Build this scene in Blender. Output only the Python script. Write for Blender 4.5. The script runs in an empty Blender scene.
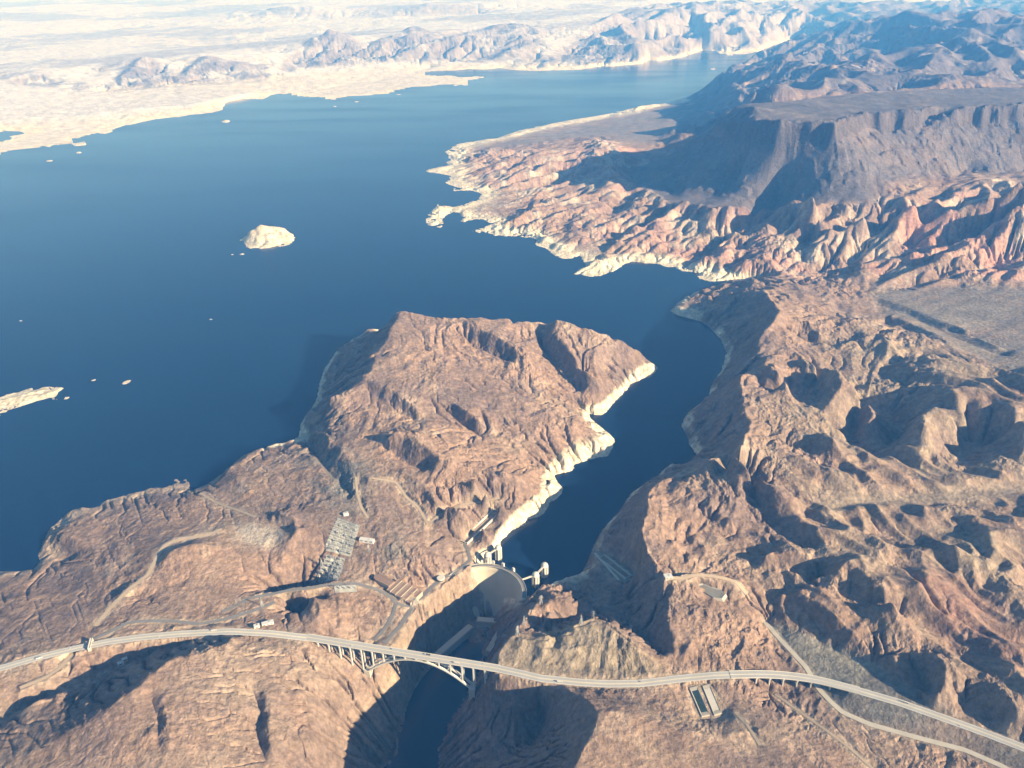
import bpy, bmesh, math, random
import numpy as np
from mathutils import Vector, Matrix
random.seed(7); RNG = np.random.default_rng(11)
S = bpy.context.scene
COL = S.collection

# ------------------------------------------------------------------ camera
CAM_H, FPX, PITCH, ROLL = 1880.0, 785.0, math.radians(27.7), math.radians(1.0)
_fw = np.array([0, math.cos(PITCH), -math.sin(PITCH)]); _rt = np.array([1.0, 0, 0]); _up = np.cross(_rt, _fw)
XC = math.cos(ROLL) * _rt - math.sin(ROLL) * _up
YC = math.sin(ROLL) * _rt + math.cos(ROLL) * _up
cam = bpy.data.cameras.new('camera'); camo = bpy.data.objects.new('camera', cam); COL.objects.link(camo)
cam.sensor_width = 36.0; cam.lens = 36.0 * FPX / 1024.0
cam.clip_start = 1.0; cam.clip_end = 250000.0
camo.matrix_world = Matrix(((XC[0], YC[0], -_fw[0], 0), (XC[1], YC[1], -_fw[1], 0), (XC[2], YC[2], -_fw[2], CAM_H), (0, 0, 0, 1)))
S.camera = camo

# ------------------------------------------------------------------ sky, sun, exposure
SUN_AZ, SUN_EL = math.radians(119.0), math.radians(21.5)
w = bpy.data.worlds.new('World'); S.world = w; w.use_nodes = True
nt = w.node_tree; bg = nt.nodes['Background']
sky = nt.nodes.new('ShaderNodeTexSky'); sky.sky_type = 'NISHITA'; sky.sun_disc = False
sky.sun_elevation = SUN_EL; sky.sun_rotation = SUN_AZ; sky.altitude = 1500; sky.air_density = 1.0; sky.dust_density = 1.0
nt.links.new(sky.outputs[0], bg.inputs[0]); bg.inputs[1].default_value = 0.05
sl = bpy.data.lights.new('sun', 'SUN'); so = bpy.data.objects.new('sun', sl); COL.objects.link(so)
sl.energy = 5.0; sl.angle = math.radians(0.5); sl.color = (1.0, 0.91, 0.80)
sd = Vector((math.sin(SUN_AZ) * math.cos(SUN_EL), math.cos(SUN_AZ) * math.cos(SUN_EL), math.sin(SUN_EL)))
so.rotation_euler = sd.to_track_quat('Z', 'Y').to_euler(); so.location = (3000, 0, 4000)
S.view_settings.view_transform = 'Standard'; S.view_settings.look = 'None'
S.view_settings.exposure = 1.3; S.view_settings.gamma = 1.0
S.view_settings.use_curve_mapping = False
S.cycles.diffuse_bounces = 1

# ------------------------------------------------------------------ helpers
def W(u, v, z):
    """point at height z seen at a place of the survey photograph"""
    u, v, z = np.asarray(u, float), np.asarray(v, float), np.asarray(z, float)
    d = ((u - 512) / FPX)[..., None] * XC - ((v - 384) / FPX)[..., None] * YC + _fw
    t = (z - CAM_H) / d[..., 2]
    return np.array([0, 0, CAM_H]) + t[..., None] * d
def parse(s, z=None):
    out = []
    for q in s.split(','):
        a = [float(x) for x in q.split()]
        out.append((a[0], a[1], a[2] if len(a) > 2 else z))
    return np.array(out)
def tag(o, label=None, cat=None, group=None, kind=None):
    if label: o['label'] = label
    if cat: o['category'] = cat
    if group: o['group'] = group
    if kind: o['kind'] = kind
    return o
def mesh_np(name, V, faces, mat=None, parent=None, smooth=False):
    me = bpy.data.meshes.new(name)
    me.from_pydata([tuple(map(float, p)) for p in V], [], [tuple(int(i) for i in f) for f in faces])
    if mat: me.materials.append(mat)
    if smooth: me.polygons.foreach_set('use_smooth', [True] * len(me.polygons))
    me.validate(); me.update()
    o = bpy.data.objects.new(name, me); COL.objects.link(o)
    if parent: o.parent = parent
    return o

# ------------------------------------------------------------------ materials
def newmat(name):
    m = bpy.data.materials.new(name); m.use_nodes = True
    return m, m.node_tree, m.node_tree.nodes['Principled BSDF']
def simple(name, col, rough=0.7, var=0.12, scale=0.15, metal=0.0):
    """plain weathered surface: base colour broken up by two noises"""
    m, t, b = newmat(name)
    tc = t.nodes.new('ShaderNodeTexCoord')
    n = t.nodes.new('ShaderNodeTexNoise'); n.inputs['Scale'].default_value = scale; n.inputs['Detail'].default_value = 6
    t.links.new(tc.outputs['Object'], n.inputs['Vector'])
    r = t.nodes.new('ShaderNodeMapRange'); r.inputs[3].default_value = 1 - 2 * var; r.inputs[4].default_value = 1 + 2 * var
    t.links.new(n.outputs[0], r.inputs[0])
    mx = t.nodes.new('ShaderNodeVectorMath'); mx.operation = 'SCALE'; mx.inputs[0].default_value = col
    t.links.new(r.outputs[0], mx.inputs['Scale']); t.links.new(mx.outputs[0], b.inputs['Base Color'])
    b.inputs['Roughness'].default_value = rough; b.inputs['Metallic'].default_value = metal
    return m
# ------------------------------------------------------------------ survey lines of the terrain (u v height)
LAKE = parse('-260 640 0,-120 598 0,-40 584 0,0 571 0,18 571 0,34 569 0,40 561 0,37 556 0,43 544 0,48 531 0,62 517 0,75 508 0,94 508 0,107 500 0,119 496 0,'
 '142 491 0,147 485 0,160 486 0,163 489 0,172 482 0,176 478 0,181 481 0,187 478 0,189 484 0,191 491 0,200 489 0,212 481 0,222 474 0,234 463 0,244 455 0,258 450 0,'
 '275 447 0,288 446 0,298 440 0,301 424 0,311 411 0,318 398 0,320 385 0,325 369 0,335 354 0,350 343 0,366 334 0,385 331 0,398 333 0,430 336 0,480 341 0,'
 '523 343 0,560 344 0,588 349 0,618 356 0,640 363 0,658 367 0,654 373 0,642 379 0,630 384 0,626 390 0,620 396 0,612 404 0,607 411 0,602 415 0,592 414 0,588 414 0,'
 '590 418 0,602 428 0,610 434 0,615 441 0,613 448 0,608 456 0,600 457 0,592 459 0,582 462 0,573 465 0,575 470 0,566 472 0,553 475 0,556 480 0,563 488 0,'
 '561 495 0,557 499 0,549 503 0,547 509 0,543 515 0,534 518 0,527 519 0,525 525 0,516 528 0,511 530 0,506 536 0,500 541 0,499 552 0,494 557 0,487 560 0,478 563 46,'
 '492 564 46,503 567 46,512 571.5 46,520 578.5 46,525 587 46,527 594 46,532 590 20,540 588 0,551 585 0,566 579 0,580 575 0,586 566 0,590 556 0,594 546 0,600 534 0,'
 '607 525 0,614 517 0,620 509 0,632 493 0,646 483 0,655 479 0,664 470 0,669 466 0,682 467 0,690 461 0,697 455 0,690 445 0,687 436 0,682 426 0,686 417 0,690 411 0,702 402 0,'
 '710 396 0,712 384 0,722 371 0,727 353 0,722 341 0,715 333 0,707 325 0,700 321 0,688 318 0,677 315 0,671 311 0,678 303 0,695 294 0,715 287 0,738 282 0,764 280 0,'
 '750 278 0,736 279 0,720 281 0,700 282 0,682 282 0,680 281 0,690 277 0,702 274 0,694 272 0,682 271 0,674 267 0,666 267 0,655 264 0,648 264 0,637 268 0,633 271 0,635 266 0,643 262 0,630 262 0,'
 '615 270 0,607 275 0,600 278 0,592 277 0,586 276 0,580 274 0,574 274 0,580 269 0,586 266 0,580 255 0,572 259 0,564 259 0,557 257 0,550 252 0,545 249 0,539 247 0,532 245 0,'
 '537 240 0,531 237 0,525 238 0,518 236 0,510 238 0,502 235 0,495 236 0,480 233 0,470 231 0,480 228 0,492 224 0,500 221 0,490 223 0,480 220 0,465 222 0,457 221 0,458 218 0,462 214 0,454 212 0,'
 '445 217 0,443 224 0,441 228 0,432 226 0,425 224 0,427 215 0,432 211 0,437 204 0,446 205 0,454 207 0,466 202 0,477 200 0,482 194 0,470 190 0,454 191 0,452 186 0,441 182 0,448 180 0,451 176 0,'
 '436 173 0,421 171 0,428 169 0,437 167 0,451 165 0,443 163 0,450 160 0,445 152 0,449 148 0,457 144 0,475 141 0,495 139 0,508 134 0,520 130 0,545 125 0,570 120 0,596 116 0,620 111 0,634 107 0,647 105 0,'
 '660 104 0,672 102 0,684 98 0,695 94 0,712 93 0,727 90 0,718 86 0,712 82 0,727 74 0,740 66 0,750 60 0,777 50 0,790 45 0,802 41 0,790 41 0,770 46 0,757 52 0,745 54 0,734 58 0,722 56 0,717 51 0,702 50 0,'
 '685 56 0,670 59 0,657 61 0,648 60 0,640 64 0,622 66 0,600 67 0,580 70 0,562 70 0,540 71 0,512 70 0,498 68 0,486 70 0,468 69 0,451 71 0,436 72 0,432 74 0,466 76 0,482 75 0,493 77 0,476 81 0,477 86 0,460 87 0,450 85 0,431 87 0,'
 '415 88 0,406 90 0,398 93 0,401 95 0,386 95 0,372 96 0,361 97 0,350 97 0,338 101 0,336 107 0,325 105 0,321 101 0,318 98 0,300 98 0,291 97 0,280 94 0,271 95 0,263 100 0,256 99 0,240 99 0,225 102 0,'
 '222 110 0,212 113 0,200 114 0,190 115 0,180 117 0,165 118 0,152 120 0,140 123 0,125 126 0,117 129 0,108 133 0,95 135 0,90 138 0,84 138 0,85 145 0,76 146 0,70 144 0,60 145 0,50 147 0,38 149 0,25 150 0,12 152 0,0 158 0,-40 168 0,-150 185 0,-400 220 0,-400 660 0')
INLET = parse('-40 136 0,0 132 0,10 131 0,22 132 0,22 134 0,10 136 0,0 140 0,-40 144 0')
ISLANDS = [
 ('rock_island', parse('238.5 241 0,243 240 0,246 244.5 0,244 246 0,247.5 249.5 0,253 248.5 0,257 247.8 0,261 249.2 0,265 248 0,269 248 0,274 246.5 0,278 247.2 0,282.5 247.8 0,287 246 0,291 244.5 0,293 241 0,294.7 238 0,292 234 0,287 232 0,286 228 0,281 226 0,274 226 0,266 225 0,258 228 0,250 231 0,244 236 0'),
   ['250 231 70,258 226 100,266 224 110,273 225 95,284 229 60', '256 236 45,262 235 55,272 234 60']),
 ('sand_island', parse('-60 404 0,0 396 0,10 392 0,22 390 0,32 388 0,34 390 0,45 386.5 0,56 386 0,67 385 0,65 389 0,57 392 0,62 395 0,70 397 0,68 399.5 0,57 400 0,46 400 0,35 401.5 0,26 405 0,28 408 0,18 409 0,10 411.5 0,4 413 0,0 416 0,-30 424 0,-60 430 0'),
   ['-50 412 8,0 402 10,20 397 10,45 392 10,60 389 6']),
 ('shoal', parse('121 384 0,124 381 0,129 379 0,132 380 0,129 383 0,123 385.5 0'), ['124 383 4,129 380 4']),
 ('shoal', parse('89 380.5 0,93 379 0,97 379.5 0,95 381.3 0,90 381.8 0'), ['91 381 3,95 380 3']),
 ('shoal', parse('46 160.5 0,49 159 0,53 159.5 0,52 161.3 0,47 161.8 0'), ['48 160.3 8,51 160.3 8']),
 ('shoal', parse('75.5 152 0,79 150.3 0,82.5 151 0,80 153 0,76 153.5 0'), ['77 152 10,80 151.8 10']),
 ('shoal', parse('222 121.5 0,226 119.8 0,230 121 0,227 122.4 0,223 122.6 0'), ['224 121.3 8,228 121.3 8']),
 ('shoal', parse('353 101.5 0,358 100 0,361 101 0,357 102.8 0'), ['355 101.4 12,359 101.2 12']),
 ('shoal', parse('239 254.5 0,242 253 0,245.5 253.4 0,244 255 0,240.5 255.4 0'), ['241 254.5 4,244 254 4']),
 ('shoal', parse('229.5 255 0,232 253.8 0,234.5 254.2 0,232.5 255.5 0'), ['231 254.7 3,233.5 254.4 3']),
 ('rock_island', parse('706.5 66.5 0,709 64 0,715 64.5 0,717 67 0,714 70 0,710 69 0'), ['709 66 60,714 66 70']),
]
# (lines with heights; later ones win where two meet)
LINES = '''
# --- promontory
397 313 200,406 312 205,420 315 200,440 317 195,460 318 190,480 317 190,500 320 180,523 321 180,540 322 172,548 325 160,558 320 200,572 324 192,588 329 180,604 333 160,618 338 140,633 348 105,645 354 75,652 361 45
397 313 200,391 325 195,388 338 188,386 350 175,376 361 160,370 371 160,361 384 150,348 393 148,330 397 140,327 405 110,318 415 80,308 425 45
400 318 200,404 330 190,412 345 180,425 360 165,445 380 150,460 398 135
388 350 175,400 352 180,420 362 160
371 382 160,385 384 158,396 392 155,410 403 146,421 413 125
368 388 140,385 402 128,405 412 118,415 420 110
385 434 158,400 432 162,412 433 162,420 441 158,427 448 150,443 459 142,462 464 120
384 446 115,395 455 105,410 465 100,430 470 95
455 404 138,468 411 138,478 420 125,488 428 100
452 412 112,465 425 95,480 436 85
475 321 196,482 330 190,497 337 182,515 347 168,530 360 148
462 332 172,470 342 150,490 352 130,512 362 120
548 326 165,542 333 145,541 345 125,547 352 110,562 372 85,580 392 60
558 320 200,552 332 180,560 342 165,568 352 158,580 362 145,590 373 125,600 386 95,605 394 60
560 356 118,570 368 105,585 382 75
505 378 120,520 392 110,545 408 95,570 420 80,592 432 50
490 408 110,503 415 112,512 428 90
645 362 38,636 368 38,627 376 38,622 385 38,608 395 38,598 404 38,590 408 38
606 434 38,598 439 38,590 443 38,575 447 38,562 457 38,552 468 38,544 472 45,552 484 38,547 492 38,538 500 38,531 509 38,520 515 38,508 522 42,497 534 46,490 546 50
500 470 120,520 478 95,535 486 65
470 480 130,490 495 110,505 508 80
440 500 125,460 510 115,480 522 92,488 536 70
400 470 115,420 485 112,440 505 110,452 515 100
# --- gorge behind the switchyard
306 436 20,313 448 50,320 460 75,330 474 90,345 488 100,358 498 108
318 430 70,330 440 120,345 455 140,360 470 132,372 480 128
300 445 55,310 460 95,325 480 118,340 498 122
360 500 126,375 508 128,392 515 118,402 528 112
380 530 118,400 540 112,420 548 100,440 556 85
# --- left shore hills
225 473 55,240 460 62,256 449 40,275 447 22
222 474 30,230 470 60,238 478 80,250 490 95
75 507 18,90 520 45,110 530 55
50 532 30,62 534 62,75 540 72,95 541 72,107 545 70
52 546 22,65 552 28,76 556 35,60 562 16
40 568 25,60 575 55,85 580 80,110 590 95,150 600 110
0 575 25,10 585 50,20 600 80,40 615 100
100 520 45,140 510 55,180 500 55,215 490 55,240 500 80,270 500 100,300 505 110
150 520 80,200 520 92,260 520 110,300 530 118
154 568 118,158 556 120,163 546 120,172 541 120,190 537 120,208 535 120,216 530 122
163 562 132,168 554 146,178 548 154,190 544 158,202 543 154,212 547 146
180 566 132,196 574 122,176 584 116
205 556 130,214 566 122,218 580 116
278 512 138,292 516 150,298 530 148,290 542 132
268 540 118,280 548 112,283 560 112
0 620 100,30 625 110,60 622 118,100 618 125
# --- highway notch and the foreground hill on the left
-120 700 150,-40 680 148,0 668 146,40 656 146,80 647 145,110 641 144,140 637 144,180 633 143,230 630 142,270 632 140,300 637 137
-60 740 120,0 722 118,30 705 118,50 695 115,80 688 112,105 676 112,130 662 114,160 650 120,190 642 128,215 637 136
20 712 150,32 704 160,48 698 160,64 694 150,72 700 135
-40 700 150,-10 690 146,20 684 142,50 676 134,75 668 130
246 635 150,236 638 170,225 643 188,207 652 202,185 655 206,167 662 212,150 675 216,140 686 222,120 700 224,105 712 220,80 725 205,50 742 190,20 760 180,-20 790 170
240 650 176,260 660 168,290 670 150,310 676 130
200 690 200,230 700 182,270 712 160,310 720 120
150 730 215,190 745 200,230 760 180,280 775 150
180 800 210,260 810 170,330 830 110
275 604 112,283 596 122,298 592 124,312 596 132,321 604 138,320 616 136,312 624 132
281 604 40,290 600 30,302 600 26,312 605 28,318 612 40,310 619 44,298 620 42,285 614 40
254 676 166,252 690 160,258 704 152,262 716 149,258 732 153,262 750 153,270 775 155
264 692 166,270 706 166,268 726 172,273 750 168
148 688 212,153 704 204,160 720 200,158 738 203,164 756 203
162 696 214,168 716 214,168 742 212
222 664 186,218 684 188,226 700 180,222 730 182,230 755 178
286 672 152,294 690 140,290 712 138,300 740 132
300 690 142,312 712 118,306 740 130
# --- canyon left wall
472 566 50,462 570 54,452 579 54,440 590 56,428 601 58,418 613 62,408 630 64,397 643 72,386 653 74,378 660 60,372 665 40,364 676 34,356 690 20,350 704 0,347 720 -15,349 742 -25,350 768 -30,350 830 -30
466 622 -136,446 639 -136,430 654 -136,420 672 -136,412 692 -136,404 716 -136,396 744 -136,384 772 -136,368 830 -136
# --- canyon floor and right bank
489 640 -138,478 662 -138,466 682 -138,452 704 -138,436 724 -138,422 746 -138,414 772 -138,404 830 -138
477 617 -136,485 620 -136,497 617 -136
463 583 14,467 587 -4,470 592 -28,471.5 600 -62,472.5 608 -98,473 615 -126
494 640 -135,484 662 -135,474 684 -135,460 708 -135,448 728 -135,440 746 -135,440 772 -135,428 830 -135
# --- canyon right wall
527 597 47,531 602 84,529 612 110,522 623 130,512 634 142,505 641 148,500 650 146,497 660 138,500 670 134,508 677 130,524 682 130,541 685 134,560 689 150,580 695 185,592 704 215,598 714 232,596 726 240,590 740 244,580 756 246,572 772 248,560 830 250
488 674 80,480 680 60,473 687 38
530 700 20,545 720 10,530 750 0
# --- rocky hill by the bridge
504 640 150,510 637 160,518 634 166,530 638 164,545 640 172,560 633 180,574 625 190,584 622 190,594 617 196,602 620 192,608 623 192,616 629 190,624 636 188,632 643 184,638 649 180,648 656 168,658 662 154,671 671 142
540 650 160,552 648 166,565 652 164,590 640 178,600 650 172,620 655 162
520 650 146,535 660 142,560 665 142,600 668 142,640 668 142
548 660 150,556 640 150,570 634 160
545 590 56,552 594 100,560 598 112,568 603 104,572 610 72
531 602 84,542 606 104,550 603 110
536 628 72,546 622 98,551 612 106
545 632 70,556 624 62,568 620 56,580 615 50,592 606 46
575 586 10,584 596 26,594 604 38,610 605 46,625 615 66,645 636 96,662 655 122
600 582 30,615 588 40,630 600 52
# --- spillway bench
581 575 28,592 571 44,604 572 46,612 576 46,618 580 46
592 553 38,602 562 46,612 570 46,620 578 46,637 577 50
# --- arizona hill left of the reservoir pond
660 480 120,654 486 190,648 494 232,648 506 240,645 518 240,641 530 236,642 540 232,646 550 224,652 559 214,658 566 206,663 572 200,667 580 198,667 594 204,667 610 210,668 624 208,674 637 196,680 648 180,690 660 160
660 480 180,675 482 210,690 490 220,702 500 214,715 512 200,730 520 190,750 522 175,765 522 160
665 497 200,675 512 190,690 505 205
675 525 188,690 520 180,700 508 192
682 545 130,692 540 120,706 530 118,708 520 124
690 555 165,705 548 172,716 558 160,724 566 138
652 520 232,665 540 215,685 556 190,705 568 170
671 577 190,690 576 184,710 575 180,735 578 165
687 582 176,697 584 172,712 592 170,722 600 168
690 610 200,700 630 190,720 640 172,745 650 158
672 640 200,700 650 180,730 660 162
728 600 160,740 612 150,752 622 140
700 600 182,720 615 176,740 635 158
740 586 100,750 600 90,762 612 92,775 606 96,790 590 110
765 623 98,770 640 98,777 656 104,786 664 112,792 660 118
# --- far side of the reservoir: point with the big shaded flank
757 281 90,764 287 165,769 296 210,775 304 240,779 311 255,773 321 250,763 330 240,757 338 225,755 346 205,762 351 206,766 358 215,765 363 225
790 283 120,800 292 170,808 300 190,820 310 180,835 325 175,850 335 180
779 311 250,790 316 240,805 322 222,820 335 205
765 363 225,755 372 220,742 376 205,741 388 210,745 400 215,741 412 210,747 424 200,742 436 190
765 363 230,778 369 248,786 378 240,790 390 222,800 402 196,808 408 180
752 372 200,764 390 160,776 393 145,788 402 140,800 412 130
720 456 190,712 459 205,706 463 200,712 472 185,718 480 150
712 462 205,716 470 170,720 484 120
734 455 250,742 460 248,752 470 240,765 482 225,780 492 210,800 500 190
747 424 200,742 440 235,738 454 250
724 466 120,732 480 110,745 495 115,760 510 130
# --- ridges of the right-hand hills
798 352 200,806 356 235,818 362 252,832 366 268,842 374 275,842 384 262,838 394 245,828 404 225,816 411 200
796 366 170,806 378 130,815 392 120,806 402 120,800 412 118
842 374 275,855 385 255,868 398 235,874 412 210,864 424 190
808 346 175,820 345 190,834 347 195,846 343 215,860 340 225,878 340 232,890 341 225,900 348 215
808 350 130,830 352 140,848 350 160,870 350 200
834 330 200,845 320 200,860 318 190,876 320 175
825 294 165,833 302 128,842 314 120,850 322 130
878 330 110,884 322 105,898 326 120,912 332 140,924 340 150
895 331 172,910 330 190,922 334 200,931 342 200,927 350 190
930 356 240,936 364 246,932 372 240,922 380 225,914 390 200
896 372 150,910 366 160,922 362 178
890 342 230,900 356 220,912 356 230,922 352 235
943 388 262,956 392 270,965 400 272,970 410 262,972 424 228,966 438 190
943 388 262,960 388 262,985 385 262,1010 383 260,1040 385 280
866 400 128,856 426 112,850 446 108,868 462 108,880 466 106
880 412 108,900 425 112,905 436 112,888 450 106
944 401 272,934 405 266,924 410 256,918 416 246,923 425 250,926 432 238,916 435 228,905 438 198,893 443 156,898 452 160,900 462 148,910 474 132
940 418 236,945 434 208,944 448 180,938 462 150
964 430 138,964 448 126,957 464 120,946 478 114
966 448 128,985 448 130,1002 444 138,1030 446 170
1010 404 270,1022 412 290,1030 424 292,1028 438 270,1018 446 235,1010 454 195
1000 398 250,985 400 240,972 410 226
1050 380 250,1100 400 250,1150 440 240
965 478 140,975 465 160,988 460 172,1005 455 182,1024 452 190,1060 448 200
855 455 190,840 450 205,830 440 215,824 432 220
770 440 200,790 455 205,815 470 200,840 480 190,862 488 170,885 498 130
768 470 190,800 490 175,822 502 150,830 515 110
795 450 160,820 465 150,845 475 155,858 470 150
# --- wash across the right
800 512 105,815 520 96,828 524 94,845 520 96,860 516 98,880 515 100,900 514 104,920 512 108,943 509 114,970 506 120,1000 500 128,1024 497 134,1080 490 145,1160 480 160
# --- lower right hills
870 525 150,882 528 172,895 535 178,905 545 160
962 517 160,974 522 182,984 532 200,989 545 206,990 558 200,986 570 180
908 518 112,925 530 112,945 545 116,965 560 120,980 570 122
940 541 170,948 546 190,955 556 202,958 568 198,953 580 170
924 552 128,935 565 132,948 582 134
915 575 188,925 588 196,940 602 190,960 620 176,985 640 160
978 570 128,1000 590 130,1030 615 132,1080 650 136
998 576 170,1010 572 184,1018 560 194,1026 548 200,1040 530 205
845 533 150,852 528 182,866 526 190,878 532 202,887 546 205,890 552 190
848 538 120,860 544 122,880 549 130
764 556 178,770 552 185,790 554 182,806 552 196,816 558 190
808 545 170,820 536 195,828 546 205,836 560 196
820 575 185,838 570 205,852 560 212,866 562 208,870 576 196
868 590 200,880 586 215,893 600 222,897 612 210,890 625 180
742 586 95,760 584 98,780 583 108,800 581 120,820 583 140
725 549 110,735 552 108,745 558 100,755 566 96
780 595 150,800 590 172,815 600 176,830 612 180,845 625 172,860 640 158,878 655 146
800 612 140,815 622 132,828 638 128
848 600 140,860 610 132,880 620 128,892 622 132
898 568 176,906 574 190,916 585 205,930 600 204,945 616 196,960 640 180,985 660 165
896 576 132,905 590 132,920 605 136,938 622 140
905 655 160,925 652 175,940 657 200,945 670 205,944 684 198,936 698 178
912 668 140,922 680 138,930 698 140
884 655 150,896 658 165,900 668 168,896 680 150
985 668 190,1000 686 205,1012 700 210,1018 714 200
960 706 150,980 712 150,1000 722 150
950 640 180,985 660 190,1024 680 200,1080 720 210
# --- highway on the right, fill and the ground under the viaduct
541 679 138,580 682 139,620 684 140,660 682 141,700 678 143,735 675 145
849 689 144,880 697 146,930 714 150,980 735 155,1024 754 160,1080 785 166
765 622 99,792 651 112,806 666 116,818 688 120,830 702 124,842 712 126,869 724 130,915 737 136,965 750 142,1002 766 148,1060 800 156
745 679 130,756 684 118,766 690 106,780 694 106,796 690 112
770 700 112,800 715 122,830 730 130,870 748 138,930 770 148
822 645 118,850 656 126,879 667 136,890 680 142
# --- brown hill at the bottom
640 690 140,680 686 139,700 692 136,720 716 136,736 700 134
600 712 232,625 712 220,650 722 215,680 732 205,720 735 186,760 730 170,790 745 164
610 740 238,650 762 225,700 775 210,760 775 196,820 790 184
610 830 250,700 830 230,820 840 210,940 850 200
600 698 165,640 698 150,680 700 142
# --- badlands
597 141 150,604 145 168,612 149 180,608 158 165,602 168 140,590 174 110
562 172 60,575 178 70,590 180 85
505 150 60,520 150 70,540 151 85,570 149 100,590 142 130
513 188 30,522 180 65,530 172 95,540 164 115,548 158 128
472 164 22,482 160 50,490 157 66,502 152 72
510 190 14,530 186 30,545 178 50
600 254 12,612 248 35,625 240 62,638 232 84,650 225 100,662 214 120
592 258 4,615 243 22,635 229 48,652 219 70
632 252 25,634 245 55,640 238 75,650 234 90
675 240 60,674 232 85,677 224 110,688 215 130,697 205 150,704 200 165,716 196 180,728 188 210,740 184 230
668 262 8,676 252 30,681 242 42,684 232 60
690 262 30,705 254 62,722 245 85,742 235 110,752 227 135,764 220 160,776 214 180,790 206 205,806 198 240,822 190 280
680 265 12,700 257 30,720 246 52,740 236 70,752 229 84
735 270 45,760 262 85,780 250 110,800 240 130
760 250 100,772 240 130,790 228 150,805 218 180
750 222 110,765 212 120,780 200 150,800 192 200
742 274 30,770 270 50,800 264 50,830 272 50,842 276 56,858 264 80,872 254 100
816 268 80,820 250 130,823 240 155,830 248 140,836 262 90
838 258 100,845 248 140,849 235 170,856 226 190,868 216 220
800 258 80,812 244 90,822 232 110
842 270 62,860 256 78,880 240 110,900 226 140
868 245 140,876 236 172,886 226 196,898 214 226,910 204 255,922 192 290
886 262 120,900 248 150,915 236 180,930 226 205,945 216 230,960 209 250,980 202 275,1000 190 310,1030 180 340
890 232 140,905 222 165,920 212 190,940 200 225
900 264 110,915 258 160,935 252 185,958 246 210,975 240 230,990 228 255,1006 216 280,1030 202 310
915 236 140,945 224 165,975 213 200,1000 200 240
930 262 160,950 262 190,975 252 215,995 242 245,1012 232 270,1040 222 300
930 258 140,960 250 160,985 240 185,1010 228 210
925 280 130,960 272 150,1000 262 170,1040 256 190
880 275 110,905 282 118,950 285 130,1000 285 145,1040 284 160
500 226 16,520 218 40,545 208 66,575 198 96,600 188 120,625 178 150,650 168 180
510 220 18,545 204 45,575 193 72,600 183 96
520 236 12,545 228 40,575 216 66,605 204 92,630 194 120,655 184 150,680 174 200
545 240 18,575 228 38,605 214 64,640 198 90
565 250 16,590 238 42,620 224 70,650 206 104,675 192 140,690 180 190
560 256 5,600 240 26,640 216 60
428 222 6,432 217 12,437 210 16,442 207 14,450 211 8,458 215 6,470 210 10
425 171.5 5,437 170 10,446 169 12,456 168 14
575 272 4,586 270 14,598 262 24,606 255 30
448 217 5,456 214 8
# --- alluvial plain and striations
880 290 120,905 292 128,950 298 145,1000 308 168,1060 318 190
876 298 120,900 304 138,930 316 158,960 328 178,1000 345 200,1040 360 220
874 304 108,900 312 122,930 326 140,960 340 160,1000 356 180
880 312 110,905 322 146,935 334 170,965 348 190,1000 366 215
950 330 150,980 340 168,1010 352 190
# --- mesa
640 150 130,650 142 130,670 132 130,690 124 140,710 114 160
735 104 780,760 103 790,800 100 800,860 95 810,920 90 820,980 88 830,1060 86 840
742 107 790,760 108 800,778 110 795
745 106 815,755 106.5 825,768 108 812
# --- flats left of the mesa
560 132 35,600 126 50,640 122 70,680 112 80,700 104 70
480 142 20,520 136 30,560 128 30
650 118 60,690 106 60,720 98 60,740 97 80
# --- blue mountains behind the mesa (F: third number is the distance ahead in km)
712 82 0,727 78 40
F 725 81 13.6,740 77 12.9,760 72 12.6,780 68 12.4,800 63 12.6,820 58 12.8
F 727 76 15.0,745 65 16.5,765 56 18.0,790 47 20.0,810 41 21.5,832 31 21.0,850 27 19.5,870 22 18.0,905 20 16.5,947 19 15.5,985 18 14.8,1030 14 14.0,1100 10 13.5
F 830 56 14.2,850 50 14.4,870 45 14.6,900 40 14.4,950 36 13.8,1000 34 13.4
F 740 94 10.6,770 91 10.4,800 88 10.3,840 84 10.4,880 79 10.6,930 74 10.8,980 72 10.8,1040 68 10.9
F 745 99 9.3,800 99 9.0,850 94 9.4,900 90 9.7,950 86 9.9,1000 82 10.0,1060 78 10.1
F 820 72 11.6,850 68 11.7,890 66 11.7,930 62 11.6,980 56 11.7,1030 52 11.8
F 850 77 10.6,870 62 11.9,880 48 13.8
F 930 86 9.9,945 72 10.8,955 55 11.8,965 42 12.8
F 790 92 9.9,805 78 11.2,815 66 12.2
# --- far shore
0 120 60,60 118 60,130 108 70,190 105 60,250 92 60
F 100 74 17.7,110 68 17.9,120 62 18.1,130 57 18.2,142 57 18.3,155 59 18.3,170 62 18.4,185 58 18.5,200 54 18.7,225 55 18.9,256 56 19.1,275 52 19.7
F 270 56 20.0,285 49 20.5,305 43 20.8,318 37 21.2,331 31 21.4,345 36 21.4,361 41 21.2,380 41 21.4,395 34 22.0,406 30 22.2,420 29 22.4,440 33 22.4,456 35 22.2,485 32 22.6,512 27 23.0,530 30 22.8
100 92 30,130 88 40,180 84 40,220 82 40,256 78 50
280 66 120,330 63 120,400 60 120,470 58 120,520 60 100
F 0 78 17.0,20 73 17.2,40 70 17.4,60 72 17.4,80 74 17.3,95 77 17.2
F 200 48 25,240 43 26,270 42 26.5
F 280 80 17.2,300 73 17.8,320 79 17.2,350 83 16.8,380 81 17.0,400 77 17.3,430 67 19.2
F 318 87 16.2,325 83 16.4,332 89 15.9
F 0 44 27,120 38 28,240 30 30,300 24 31,360 20 31
F 512 62 19.0,540 52 20.0,560 42 21.0,580 34 22.0,605 26 23.0,625 18 24.0,650 13 25.0,690 9 26.0,720 6 27
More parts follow.
